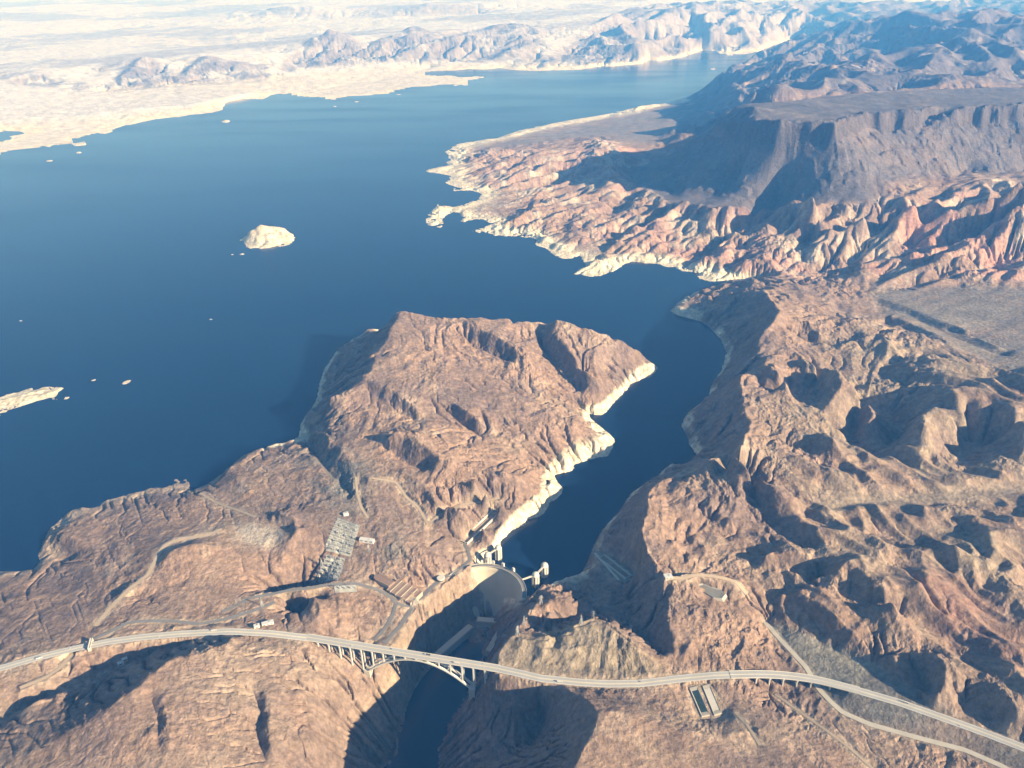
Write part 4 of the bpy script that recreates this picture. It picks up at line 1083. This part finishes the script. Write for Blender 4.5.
# ------------------------------------------------------------------ powerhouse at the foot of the dam
ph = thing('powerhouse', 'long U shaped concrete powerhouse in shadow on both canyon walls below the dam', 'powerhouse', (toe[0], toe[1], -136))
def wing(a, b, w_, zt, lab):
    a, b = np.array(a), np.array(b); d = (b - a) / np.linalg.norm(b - a); n_ = np.array([-d[1], d[0], 0])
    c = (a + b) / 2; L = np.linalg.norm((b - a)[:2])
    MB().box((c[0], c[1], (zt - 150) / 2), (L, w_, zt + 150), d).build(lab, M['concrete'], ph)
    r_ = MB().box((c[0], c[1], zt + 1.5), (L - 3, w_ - 4, 2.9), d).build('roof', M['white_concrete'], ph)
wing(W(471, 626, -110), W(436, 656, -110), 25, -108, 'wing')
wing(W(501, 630, -110), W(488, 652, -110), 22, -108, 'wing')
wing(W(477, 621, -108), W(499, 623, -108), 24, -100, 'central_block')

# ------------------------------------------------------------------ the arch bridge
BA, BB = W(308, 637.2, 135), W(497, 668.3, 135)
bd = (BB - BA); BL = np.linalg.norm(bd); bd /= BL; bn = np.array([-bd[1], bd[0], 0])
def along(p): return float((np.array(p) - BA) @ bd)
S1, S2 = along(W(371, 664.5, 42)), along(W(473, 687, 40))
br = thing('arch_bridge', 'long pale concrete arch bridge carrying the highway over the shadowed canyon', 'bridge', (BA + BB) / 2)
def bpt(s_, off, z_): return BA + bd * s_ + bn * off + np.array([0, 0, z_ - 135])
def bar(s0, s1, o0, o1, z0, z1):
    m = MB(); V = [bpt(s_, o_, z_) for s_ in (s0, s1) for o_, z_ in ((o0, z0), (o1, z0), (o1, z1), (o0, z1))]
    return m.add(V, [(0, 1, 2, 3), (7, 6, 5, 4), (0, 4, 5, 1), (1, 5, 6, 2), (2, 6, 7, 3), (3, 7, 4, 0)])
ZD = 135.5
bar(-6, BL + 6, -13.5, 13.5, ZD - 1.6, ZD).build('deck_slab', M['bridge'], br)
for o_ in (-9.5, -3.2, 3.2, 9.5): bar(-4, BL + 4, o_ - .8, o_ + .8, ZD - 4.6, ZD - 1.62).build('girder', M['bridge'], br)
for o_ in (-6.3, 6.3): bar(-6, BL + 6, o_ - 5.0, o_ + 5.0, ZD + .003, ZD + .10).build('roadway', M['bridge_road'], br)
for o_ in (-12.9, -.3, 12.3): bar(-6, BL + 6, o_, o_ + .6, ZD + .004, ZD + 1.2).build('parapet', M['white_concrete'], br)
for o_ in (-11.6, 11.3, -1.4, 1.1): bar(-6, BL + 6, o_, o_ + .3, ZD + .105 if abs(o_) < 11 else ZD + .01, ZD + .16).build('lane_line', M['white'] if abs(o_) > 5 else M['yellow'], br)
ZSP, ZCR = 41.0, 124.0
def arch_z(s_):
    t = (s_ - S1) / (S2 - S1); return ZSP + (ZCR - ZSP) * (1 - (2 * t - 1) ** 2)
for o_ in (-8.0, 8.0):
    m = MB(); V = []; n = 40
    for k in range(n + 1):
        s_ = S1 + (S2 - S1) * k / n; z_ = arch_z(s_); dp = 6.6 - 2.2 * math.sin(math.pi * k / n)
        for oo, zz in ((-3, -dp / 2), (3, -dp / 2), (3, dp / 2), (-3, dp / 2)): V.append(bpt(s_, o_ + oo, z_ + zz))
    m.add(V, [(4*k + a, 4*k + (a+1) % 4, 4*k + 4 + (a+1) % 4, 4*k + 4 + a) for k in range(n) for a in range(4)] + [(0, 1, 2, 3), (4*n, 4*n+3, 4*n+2, 4*n+1)])
    m.build('arch_rib', M['bridge'], br)
    for S_ in (S1, S2):
        sg = -1 if S_ == S1 else 1
        MB().add([bpt(S_ + dx, o_ + dy, z_) for z_ in (-20, ZSP + 6) for dx, dy in ((-9, -6), (9, -6), (9, 6), (-9, 6))],
                 [(3, 2, 1, 0), (4, 5, 6, 7), (0, 1, 5, 4), (1, 2, 6, 5), (2, 3, 7, 6), (3, 0, 4, 7)]).build('arch_footing', M['concrete'], br)
nb_ = 17; sp_ = BL / nb_
for k in range(1, nb_):
    s_ = sp_ * k; inarch = S1 + 4 < s_ < S2 - 4
    zg = (arch_z(s_) + 2.0) if inarch else min(ground(*bpt(s_, -8, 0)[:2]), ground(*bpt(s_, 8, 0)[:2])) - 6
    if ZD - 7 - zg < 1.5: continue
    for o_ in (-8.0, 8.0):
        if not inarch: zg = ground(*bpt(s_, o_, 0)[:2]) - 6
        if ZD - 7 - zg < 1.5: continue
        bar(s_ - 1.9, s_ + 1.9, o_ - 1.6, o_ + 1.6, zg, ZD - 7.0).build('column', M['bridge'], br)
    bar(s_ - 2.0, s_ + 2.0, -12.5, 12.5, ZD - 7.0, ZD - 4.62).build('pier_cap', M['bridge'], br)
for k in range(1, 9):
    s_ = S1 + (S2 - S1) * k / 9; z_ = arch_z(s_); bar(s_ - 1, s_ + 1, -4.98, 4.98, z_ - 1.2, z_ + 1.2).build('strut', M['bridge'], br)

# ------------------------------------------------------------------ viaduct on the right
vp = resamp(arr('730 674.6 145.0,760 674 145.6,782 675 145.6,800 677 145.4,815 679.2 145.2,832 683.3 145,860 690.8 145'), 12)
for _ in range(6): vp[1:-1] = .25 * vp[:-2] + .5 * vp[1:-1] + .25 * vp[2:]
vd = thing('viaduct', 'pale curved highway viaduct on short wall piers crossing the side road and grey embankment', 'viaduct', vp[len(vp) // 2])
MB().ribbon(vp, -13, 13, -1.2, .55).build('deck_slab', M['bridge'], vd)
for o_ in (-9, -3, 3, 9): MB().ribbon(vp, o_ - .7, o_ + .7, -4.0, -1.22).build('girder', M['bridge'], vd)
for o_ in (-6.3, 6.3): MB().ribbon(vp, o_ - 5, o_ + 5, 0.553, .64).build('roadway', M['bridge_road'], vd)
for o_ in (-12.8, -.3, 12.2): MB().ribbon(vp, o_, o_ + .6, .554, 1.75).build('parapet', M['white_concrete'], vd)
for (u, v) in ((757, 676), (771, 676), (785, 677), (799, 679), (813, 681), (829, 684)):
    q = W(u, v, 141); k = int(np.argmin(np.linalg.norm(vp[:, :2] - q[:2], axis=1))); p = vp[k]; tv = vp[min(k+1, len(vp)-1)] - vp[max(k-1, 0)]; tv[2] = 0; tv /= np.linalg.norm(tv)
    zg = ground(p[0], p[1]) - 5
    MB().box((p[0], p[1], (zg + p[2] - 6.5) / 2), (3.0, 13, p[2] - 6.5 - zg), tv).build('pier', M['bridge'], vd)
    MB().box((p[0], p[1], p[2] - 5.25), (3.4, 23, 2.4), tv).build('pier_cap', M['bridge'], vd)

# ------------------------------------------------------------------ overpass on the left
hp = ROADP['highway_west']; q = W(90.5, 646.5, 145); k = int(np.argmin(np.linalg.norm(hp[:, :2] - q[:2], axis=1))); hc = hp[k]; ht = hp[k+3] - hp[k-3]; ht[2] = 0; ht /= np.linalg.norm(ht); hn = np.array([-ht[1], ht[0], 0])
ov = thing('overpass', 'small pale overpass crossing the highway at the left road cut', 'overpass', (hc[0], hc[1], hc[2]))
z_ = hc[2] + 8
MB().beam(hc + hn * 21 + [0, 0, 8], hc - hn * 21 + [0, 0, 8], 7, 1.8).build('deck', M['white_concrete'], ov)
for s_ in (-1, 1):
    MB().beam(hc + hn * 21 + ht * 3.1 * s_ + [0, 0, 9.6], hc - hn * 21 + ht * 3.1 * s_ + [0, 0, 9.6], .7, 1.3).build('parapet', M['white_concrete'], ov)
    c = hc + hn * 18 * s_; MB().box((c[0], c[1], hc[2] + 2), (8, 7, 10), ht).build('abutment', M['concrete'], ov)
c = hc; MB().box((c[0], c[1], hc[2] + 3.5), (6, 1.4, 7), ht).build('pier', M['concrete'], ov)
# ------------------------------------------------------------------ spillways
def channel(name, a, b, w_, zt, dep, label, cat, gates=0):
    a, b = np.array(a), np.array(b); d = (b - a); L = np.linalg.norm(d[:2]); d[2] = 0; d /= np.linalg.norm(d); n_ = np.array([-d[1], d[0], 0]); c = (a + b) / 2
    t = thing(name, label, cat, (c[0], c[1], zt - dep))
    MB().box((c[0], c[1], zt - dep - 1), (L, w_, 2), d).build('channel_floor', M['concrete'], t)
    for s_ in (-1, 1):
        q = c + n_ * s_ * (w_ / 2 + 2.5); MB().box((q[0], q[1], zt - dep / 2 - 3), (L + 6, 4.9, dep + 12), d).build('side_wall', M['white_concrete'], t)
    for e_, pt in ((-1, a), (1, b)):
        q = pt + d * e_ * 1.6; MB().box((q[0], q[1], zt - dep / 2 - 3.02), (3, w_ - .02, dep + 11), d).build('end_wall', M['concrete'], t)
    for k in range(gates):
        q = a + d * (L * (k + .5) / gates) + n_ * (w_ / 2 + 2.5)
        MB().box((q[0], q[1], zt + 5.2), (3, 6, 4.4), d).build('gate_pier', M['white_concrete'], t)
    return t, d, n_
channel('spillway', W(464, 542, 46), W(497, 511, 46), 26, 47, 26, 'long deep concrete spillway trough cut into the pale rock of the left bank', 'spillway', 5)
sw, d_, n_ = channel('spillway', W(602, 557, 46), W(628, 577, 46), 22, 47, 24, 'concrete spillway trough with bridge walls in the shaded right bank inlet', 'spillway', 4)
q = W(595, 553, 47); r2 = W(619, 580, 47)
rb_ = thing('service_bridge', 'narrow pale service bridge running beside the right bank spillway', 'bridge', (q + r2) / 2)
MB().beam(q, r2, 8, 2).build('deck', M['white_concrete'], rb_)
for k in range(5):
    p = q + (r2 - q) * (k + .5) / 5; MB().box((p[0], p[1], 30), (3, 7, 31.8), r2 - q).build('pier', M['concrete'], rb_)

# ------------------------------------------------------------------ twin basins by the highway
def basin(px, z, label, dry):
    P = arr(','.join(f'{u} {v} {z}' for u, v in px)); c = P.mean(0)
    zg = max(ground(p[0], p[1]) for p in P) + .6
    t = thing('settling_basin', label, 'basin', (c[0], c[1], zg), 'settling basins below the highway')
    O = c + (P - c) * 1.0; I = c + (P - c) * .80; X = c + (P - c) * 1.22; n = len(P)
    V = [(p[0], p[1], zg - 6) for p in X] + [(p[0], p[1], zg + 1.6) for p in X * .35 + O * .65] + [(p[0], p[1], zg + 1.6) for p in O] + [(p[0], p[1], zg + .4) for p in I]
    F = [(r_ * n + k, r_ * n + (k + 1) % n, (r_ + 1) * n + (k + 1) % n, (r_ + 1) * n + k) for r_ in range(3) for k in range(n)]
    MB().add(V, F).build('bank', M['silt'], t)
    MB().add([(p[0], p[1], zg + .5) for p in I], [tuple(range(n))]).build('basin_floor' if dry else 'water', M['pale_silt'] if dry else M['pond_water'], t)
    MB().add([(p[0], p[1], zg - 6) for p in X], [tuple(range(n))]).build('base', M['pond_liner'], t)
basin(((690, 689), (697, 687), (709, 714), (701.5, 715.5)), 136, 'long narrow basin holding dark water beside the highway cut', False)
basin(((703, 687), (709.5, 685), (721, 712), (714, 714)), 136, 'long narrow pale basin drained nearly dry, right of the water filled one', True)

# small reservoir on the right bank hill
P = np.array([on_ground(u, v, 175) for u, v in ((690, 582), (696, 583.5), (703, 586), (711, 588), (718, 591), (722, 596), (719, 600), (712, 597), (704, 592), (695, 587))])
c = P.mean(0); zg = float(np.median(P[:, 2])) + 2.4
t = thing('reservoir_pond', 'small grey pond in a pale graded bowl on the right bank hill', 'pond', (c[0], c[1], zg))
X = c + (P - c) * 1.35; n = len(P)
MB().add([(p[0], p[1], zg - 9) for p in X] + [(p[0], p[1], zg + .8) for p in c + (P - c) * 1.2] + [(p[0], p[1], zg - 1.5) for p in P],
         [(r_ * n + k, r_ * n + (k + 1) % n, (r_ + 1) * n + (k + 1) % n, (r_ + 1) * n + k) for r_ in range(2) for k in range(n)]).build('bank', M['silt'], t)
MB().add([(p[0], p[1], zg - 1.3) for p in c + (P - c) * .99], [tuple(range(n))]).build('water', M['pond_liner'], t)

# ------------------------------------------------------------------ buildings
def house(name, u, v, size, label, cat, wall='wall_tan', roof='roof_white', z0=100, rz=None, dirpx=None, windows=3, base=None):
    p = on_ground(u, v, z0) if base is None else np.array(base, float)
    if dirpx is not None:
        e = on_ground(dirpx[0], dirpx[1], z0); rz = math.atan2(e[1] - p[1], e[0] - p[0])
    rz = rz or 0.0; ax = np.array([math.cos(rz), math.sin(rz), 0]); L, D, Hh = size
    t = thing(name, label, cat, p); ny = np.array([-ax[1], ax[0], 0])
    zb = min(ground(*(p + ax * sx * L / 2 + ny * sy * D / 2)[:2]) for sx in (-1, 1) for sy in (-1, 1)) - 1
    MB().box((p[0], p[1], (zb + p[2] + Hh) / 2), (L, D, p[2] + Hh - zb), ax).build('wall', M[wall], t)
    rf = MB().box((p[0], p[1], p[2] + Hh + .5), (L + 1.6, D + 1.6, .98), ax).build('roof', M[roof], t)
    MB().box((p[0] + ax[0] * L * .2, p[1] + ax[1] * L * .2, p[2] + Hh + 1.9), (min(4, L * .2), min(3, D * .3), 1.8), ax).build('roof_unit', M['steel'], rf)
    for k in range(windows):
        q = p + ax * L * ((k + .5) / windows - .5) - ny * (D / 2 + .05)
        MB().box((q[0], q[1], p[2] + Hh * .55), (L / windows * .5, .2, Hh * .35), ax).build('window', M['glass'], t)
    return t
house('substation_building', 367, 541.5, (52, 14, 10), 'long white substation building on the edge of the switchyard cut', 'building', 'white', 'roof_white', 110, dirpx=(377, 543))
house('station_building', 268, 624, (34, 12, 7), 'long low pale building beside the road at the left end of the bridge', 'building', 'white', 'roof_white', 122, dirpx=(280, 622))
house('shed', 257, 627, (16, 11, 7), 'small white shed next to the long low roadside building', 'shed', 'white', 'roof_white', 124, dirpx=(262, 626), windows=1)
house('shed', 121, 664, (16, 10, 6), 'pale white roofed shed in the shaded valley below the highway, left of another shed', 'shed', 'white', 'roof_white', 115, rz=.5, windows=1)
house('shed', 125, 660, (14, 9, 6), 'pale shed in the shaded valley nearest the highway', 'shed', 'wall_tan', 'roof_white', 116, rz=.6, windows=1)
house('warehouse', 137, 679, (34, 15, 8), 'tan flat roofed warehouse at the foot of the sunlit slope in the shaded valley', 'warehouse', 'wall_tan', 'roof_brown', 115, rz=.35)
house('pump_house', 668, 577.5, (24, 18, 7), 'low grey pump house at the hill edge by the pond road', 'building', 'concrete', 'roof_white', 195, rz=.2, windows=2)
house('gatehouse', 346, 515, (18, 12, 8), 'small pale control house at the upper end of the switchyard', 'building', 'white', 'roof_white', 118, rz=.4, windows=2)
# visitor centre, round
p = on_ground(441, 580.5, 58)
t = thing('visitor_centre', 'round concrete visitor building at the left end of the dam crest', 'building', p)
MB().lathe((p[0], p[1], 0), [(13, p[2] - 10), (13, p[2] + 11)], 28).build('drum', M['wall_tan'], t, False)
MB().lathe((p[0], p[1], 0), [(14.2, p[2] + 11.02), (14.2, p[2] + 12.4), (12, p[2] + 13)], 28).build('roof', M['white_concrete'], t)
MB().lathe((p[0], p[1], 0), [(13.1, p[2] + 5), (13.1, p[2] + 8)], 28).build('window_band', M['glass'], t)
# parking garage: tiers stepping up the slope
g0, g1 = on_ground(388, 590, 92), on_ground(413, 602, 78)
gd = g1 - g0; gd[2] = 0; gd /= np.linalg.norm(gd); gn = np.array([-gd[1], gd[0], 0])
t = thing('parking_garage', 'brown tiered parking garage with parallel roof decks above the road fork', 'parking garage', (g0 + g1) / 2)
for k in range(5):
    c = g0 + (g1 - g0) * (k + .5) / 5 + gn * 22; zt = 91 - 2.4 * k + 4
    w_ = np.linalg.norm((g1 - g0)[:2]) / 5 * .62
    b_ = MB().box((c[0], c[1], zt - 8), (w_, 62, 16), gd).build('parking_tier', M['roof_brown'], t)
    for s_ in (-1, 1):
        q = c + gd * s_ * (w_ / 2 + .4); MB().box((q[0], q[1], zt - 7.4), (.7, 63, 17), gd).build('tier_wall', M['wall_tan'], t)
a_, b_ = on_ground(376, 580.5, 98), on_ground(390, 589, 92); d_ = b_ - a_; d_[2] = 0; L_ = np.linalg.norm(d_); d_ /= L_; nn_ = np.array([-d_[1], d_[0], 0]); c_ = (a_ + b_) / 2 + nn_ * 9
t = thing('parking_garage', 'long brown parking deck with rounded end beside the upper road bend', 'parking garage', c_)
MB().box((c_[0], c_[1], 93), (L_, 26, 18), d_).build('parking_deck', M['roof_brown'], t)
for s_ in (-1, 1):
    q = c_ + nn_ * s_ * 13.4; MB().box((q[0], q[1], 94), (L_ + 1, .8, 18.4), d_).build('deck_wall', M['wall_tan'], t)
q = c_ - d_ * L_ / 2; MB().lathe((q[0], q[1], 0), [(12.8, 84), (12.8, 101.8)], 20).build('rounded_end', M['roof_brown'], t)

# ------------------------------------------------------------------ switchyard
def flat_pad(name, px, z0, mat, lift=1.0):
    P = np.array([on_ground(u, v, z0) for u, v in px]); n = 14; V = []
    for i in range(n + 1):
        for j in range(n + 1):
            a, b = i / n, j / n
            p = P[0] * (1-a) * (1-b) + P[1] * a * (1-b) + P[2] * a * b + P[3] * (1-a) * b
            V.append((p[0], p[1], ground(p[0], p[1]) + lift))
    o = MB().add(V, [(i*(n+1)+j, (i+1)*(n+1)+j, (i+1)*(n+1)+j+1, i*(n+1)+j+1) for i in range(n) for j in range(n)]).build(name, mat)
    return tag(o, kind='structure'), P
_, Q1 = flat_pad('gravel_yard', ((338, 518), (360, 526), (351, 557), (324, 552)), 115, M['gravel'])
_, Q2 = flat_pad('gravel_yard', ((327, 556), (345, 559), (338, 581), (316, 580)), 112, M['gravel'])
_, Q3 = flat_pad('gravel_yard', ((334, 586), (356, 585), (357, 592), (335, 593)), 108, M['gravel'])
def gantry_proto(w_, hh):
    t = thing('switchyard_gantry', 'pale steel lattice gantry in the rows of the hillside switchyard', 'gantry', (0, 0, -900), 'lattice gantries of the switchyard')
    for s_ in (-1, 1):
        m = MB()
        for a in (-1, 1):
            m.beam((s_ * w_ / 2 + a * 1.3, -1.0, -3), (s_ * w_ / 2, 0, hh), .55); m.beam((s_ * w_ / 2 + a * 1.3, 1.0, -3), (s_ * w_ / 2, 0, hh), .55)
        for k in range(3): m.beam((s_ * w_ / 2 - 1.1 + .3 * k, 0, hh * (k + .5) / 3.4), (s_ * w_ / 2 + 1.1 - .3 * k, 0, hh * (k + .5) / 3.4), .35)
        o = mesh_np('leg', m.V, m.F, M['steel'], t)
    m = MB(); m.beam((-w_ / 2, 0, hh), (w_ / 2, 0, hh), .9); m.beam((-w_ / 2, 0, hh - 2), (w_ / 2, 0, hh - 2), .5)
    for k in range(6): m.beam((-w_ / 2 + w_ * k / 6, 0, hh - 2 * (k % 2)), (-w_ / 2 + w_ * (k + 1) / 6, 0, hh - 2 * ((k + 1) % 2)), .4)
    cb = mesh_np('cross_beam', m.V, m.F, M['steel'], t)
    for k in (-1, 0, 1): mesh_np('insulator', *(lambda q: (q.V, q.F))(MB().lathe((k * w_ * .3, 0, 0), [(.35, hh - 5), (.5, hh - 2.4)], 6)), M['white'], cb)
    return t
gp = gantry_proto(15, 14); used_g = False
for Q, na_, nb2 in ((Q1, 5, 8), (Q2, 4, 6), (Q3, 4, 1)):
    dx = Q[1] - Q[0]; rz = math.atan2(dx[1], dx[0])
    for i in range(na_):
        for j in range(nb2):
            a, b = (i + .5) / na_, (j + .5) / nb2
            p = Q[0] * (1-a) * (1-b) + Q[1] * a * (1-b) + Q[2] * a * b + Q[3] * (1-a) * b
            loc = (p[0], p[1], ground(p[0], p[1]) + 1)
            if not used_g: gp.location = [float(q) for q in loc]; gp.rotation_euler = (0, 0, rz); used_g = True
            else: copy_tree(gp, loc, rz)
# transformers between the rows
tp = thing('transformer', 'grey cooling finned transformer between the switchyard gantries', 'transformer', (0, 0, -900), 'transformers of the switchyard')
mesh_np('tank', *(lambda q: (q.V, q.F))(MB().box((0, 0, 2.2), (7, 4, 6))), M['steel'], tp)
for s_ in (-1, 1): mesh_np('radiator', *(lambda q: (q.V, q.F))(MB().box((0, s_ * 2.7, 2.4), (5, 1.2, 4))), M['dark_steel'], tp)
for k in (-1, 0, 1): mesh_np('bushing', *(lambda q: (q.V, q.F))(MB().lathe((k * 2.2, 0, 0), [(.5, 5.2), (.25, 8.2)], 8)), M['white'], tp)
used_g = False
for Q, na_, nb2 in ((Q1, 3, 4), (Q2, 2, 3)):
    for i in range(na_):
        for j in range(nb2):
            a, b = (i + .72) / na_, (j + .95) / (nb2 + .3)
            p = Q[0] * (1-a) * (1-b) + Q[1] * a * (1-b) + Q[2] * a * b + Q[3] * (1-a) * b; loc = (p[0], p[1], ground(p[0], p[1]) + 1)
            if not used_g: tp.location = [float(q) for q in loc]; used_g = True
            else: copy_tree(tp, loc, .4)

# ------------------------------------------------------------------ transmission towers
pt = thing('transmission_tower', 'x', 'pylon', (0, 0, -900), 'lattice pylons around the canyon')
HT = 36
for sx, sy in ((-1, -1), (1, -1), (1, 1), (-1, 1)):
    m = MB(); m.beam((sx * 4.5, sy * 4.5, -3), (sx * 1.1, sy * 1.1, HT * .7), .75)
    for k in range(5):
        f0, f1 = k / 5, (k + 1) / 5; w0, w1 = 4.3 - 3.2 * f0, 4.3 - 3.2 * f1
        m.beam((sx * w0, sy * w0, HT * .7 * f0), (-sy * w1 if False else sx * w1, -sy * w1, HT * .7 * f1), .35)
    mesh_np('leg', m.V, m.F, M['steel'], pt)
mesh_np('mast', *(lambda q: (q.V, q.F))(MB().box((0, 0, HT * .85), (2.0, 2.0, HT * .3), taper=.5)), M['steel'], pt)
for z_, w_ in ((HT * .7, 16), (HT * .82, 13), (HT * .94, 10)):
    m = MB(); m.beam((-w_ / 2, 0, z_), (w_ / 2, 0, z_), .7); m.beam((-w_ / 2, 0, z_), (0, 0, z_ + 2), .4); m.beam((w_ / 2, 0, z_), (0, 0, z_ + 2), .4)
    mesh_np('cross_arm', m.V, m.F, M['steel'], pt)
spots = [(504, 640, 150, 'steel pylon on the left tip of the rocky hill above the bridge'), (517.5, 635, 170, 'steel pylon on the rocky hill second from its left tip'),
         (524, 625, 100, 'steel pylon down in the shaded gap between the dam and the rocky hill'), (581, 624, 190, 'steel pylon on the crest of the rocky hill left of its summit'),
         (593, 617, 196, 'steel pylon on the summit of the rocky hill'), (541, 604, 80, 'steel pylon on the small sunlit knoll beside the dam'),
         (369, 553, 108, 'steel pylon in the dark cut below the white substation building'), (322, 566, 112, 'steel pylon at the left edge of the lower switchyard'),
         (262, 606, 120, 'steel pylon beside the upper road left of the dark hollow')]
for k, (u, v, z_, lb) in enumerate(spots):
    p = on_ground(u, v, z_)
    if k == 0: pt.location = [float(q) for q in p]; pt['label'] = lb
    else: copy_tree(pt, p, .7 * k, lb)

# ------------------------------------------------------------------ vehicles
def truck(col):
    t = thing('truck', 'x', 'truck', (0, 0, -900), 'vehicles on the highway')
    mesh_np('trailer', *(lambda q: (q.V, q.F))(MB().box((-2, 0, 2.75), (13, 2.7, 3.0))), M[col], t)
    c_ = mesh_np('cab', *(lambda q: (q.V, q.F))(MB().box((6.6, 0, 2.2), (3.2, 2.6, 3.0), taper=.85)), M['white'], t)
    mesh_np('windscreen', *(lambda q: (q.V, q.F))(MB().box((8.1, 0, 2.7), (.3, 2.0, 1.0))), M['glass'], c_)
    for x_ in (-7, -5.6, 3.2, 6.8):
        mesh_np('wheels', *(lambda q: (q.V, q.F))(MB().beam((x_, -1.35, .55), (x_, 1.35, .55), 1.1)), M['black'], t)
    return t
def car(col):
    t = thing('car', 'x', 'car', (0, 0, -900), 'vehicles on the highway')
    b_ = mesh_np('body', *(lambda q: (q.V, q.F))(MB().box((0, 0, .85), (4.8, 1.95, .9)).box((-.2, 0, 1.65), (2.8, 1.75, .72), taper=.8)), M[col], t)
    mesh_np('windows', *(lambda q: (q.V, q.F))(MB().box((-.2, 0, 1.6), (2.75, 1.78, .42), taper=.9)), M['glass'], b_)
    for x_ in (-1.5, 1.5): mesh_np('wheels', *(lambda q: (q.V, q.F))(MB().beam((x_, -.98, .36), (x_, .98, .36), .72)), M['black'], t)
    return t
protos = {}
def vehicle(kind, col, p, d, lb):
    rz = math.atan2(d[1], d[0]); k = (kind, col)
    if k not in protos:
        o = protos[k] = truck(col) if kind == 'truck' else car(col); o.location = [float(q) for q in p]; o.rotation_euler = (0, 0, rz); o['label'] = lb
    else: o = copy_tree(protos[k], p, rz, lb)
def at_bridge(kind, col, u, v, side, lb):
    s_ = along(W(u, v, 136)); p = bpt(s_, side, ZD + .1); vehicle(kind, col, p, bd * (1 if side < 0 else -1), lb)
at_bridge('truck', 'dark_steel', 426.5, 657, 6.3, 'dark truck on the far lanes above the crown of the arch')
at_bridge('truck', 'roof_white', 457, 662, -6.3, 'white truck on the near lanes towards the right end of the arch')
at_bridge('car', 'white', 352, 645, -6.3, 'white car on the near lanes over the left approach piers')
at_bridge('car', 'dark_steel', 390, 651, 6.3, 'dark car on the far lanes over the left side of the arch')
at_bridge('car', 'white', 483, 667, 6.3, 'white car on the far lanes near the right end of the bridge')
def at_road(road, kind, col, u, v, off, lb):
    hp = ROADP[road]; q = W(u, v, hp[:, 2].mean()); k = int(np.argmin(np.linalg.norm(hp[:, :2] - q[:2], axis=1))); k = min(max(k, 3), len(hp) - 4)
    t_ = hp[k+3] - hp[k-3]; t_[2] = 0; t_ /= np.linalg.norm(t_); n_ = np.array([-t_[1], t_[0], 0]); p = hp[k] + n_ * off
    p[2] = max(hp[k][2] - .5, ground(p[0], p[1])) + 1.02; vehicle(kind, col, p, t_ * (1 if off < 0 else -1), lb)
at_road('highway_west', 'truck', 'roof_white', 40, 657, -6.3, 'white truck on the highway left of the overpass')
at_road('highway_west', 'car', 'white', 70, 650, 6.3, 'white car on the far lanes just left of the overpass')
at_road('highway_west', 'truck', 'roof_white', 213, 632, 6.3, 'white truck on the highway above the shaded valley')
at_road('highway_west', 'car', 'white', 160, 635, -6.3, 'white car on the highway midway along the shaded valley')
at_road('highway_middle', 'truck', 'roof_white', 560, 681, -6.3, 'white truck passing the foot of the rocky hill')
at_road('highway_middle', 'car', 'dark_steel', 640, 683, 6.3, 'dark car on the highway between the rocky hill and the basins')
at_road('highway_east', 'truck', 'roof_white', 905, 704, 6.3, 'white truck on the highway right of the viaduct')
at_road('highway_east', 'car', 'white', 960, 724, -6.3, 'white car on the highway near the right edge')
at_road('dam_road', 'car', 'white', 420, 599, 2.5, 'white car on the road climbing from the dam')
at_road('old_highway', 'car', 'dark_steel', 345, 584, 2.5, 'dark car on the upper road below the switchyard')

# ------------------------------------------------------------------ boats
def boat(u, v, lb, s_=1.0):
    p = W(u, v, 0); t = thing('motorboat', lb, 'boat', (p[0], p[1], .0), 'boats on the lake')
    hull = [(-9, -2.6), (4, -2.8), (9.5, 0), (4, 2.8), (-9, 2.6)]
    V = [(p[0] + x * .86 * s_, p[1] + y * .7 * s_, -.7) for x, y in hull] + [(p[0] + x * s_, p[1] + y * s_, 1.7) for x, y in hull]
    MB().add(V, [(0, 1, 2, 3, 4), (5, 6, 7, 8, 9)] + [(k, (k + 1) % 5, 5 + (k + 1) % 5, 5 + k) for k in range(5)]).build('hull', M['white'], t)
    MB().box((p[0] - 1.5 * s_, p[1], 2.9), (7 * s_, 4 * s_, 2.38), taper=.8).build('cabin', M['white'], t)
    MB().box((p[0] - 1.3 * s_, p[1], 3.0), (6.9 * s_, 4.04 * s_, .8), taper=.92).build('window', M['glass'], t)
boat(211, 319.5, 'small white motorboat alone on the open lake above the promontory')
boat(21, 321, 'small white motorboat near the left edge of the lake')
# ------------------------------------------------------------------ haze
hz, t_, b_ = newmat('haze_air')
t_.nodes.remove(b_)
pv = t_.nodes.new('ShaderNodeVolumePrincipled'); pv.inputs['Density'].default_value = 5.0e-5; pv.inputs['Color'].default_value = (.085, .37, 1, 1); pv.inputs['Anisotropy'].default_value = 0.0; pv.inputs['Absorption Color'].default_value = (1, 1, 1, 1)
t_.links.new(pv.outputs[0], [n for n in t_.nodes if n.type == 'OUTPUT_MATERIAL'][0].inputs['Volume'])
x0, x1, y0, y1, z0, z1 = -72000, 72000, -3000, 74000, -240, 2400
bv = [(x, y, z) for x in (x0, x1) for y in (y0, y1) for z in (z0, z1)]
tag(mesh_np('haze', bv, [(0, 1, 3, 2), (4, 6, 7, 5), (0, 4, 5, 1), (2, 3, 7, 6), (0, 2, 6, 4), (1, 5, 7, 3)], hz), kind='stuff')
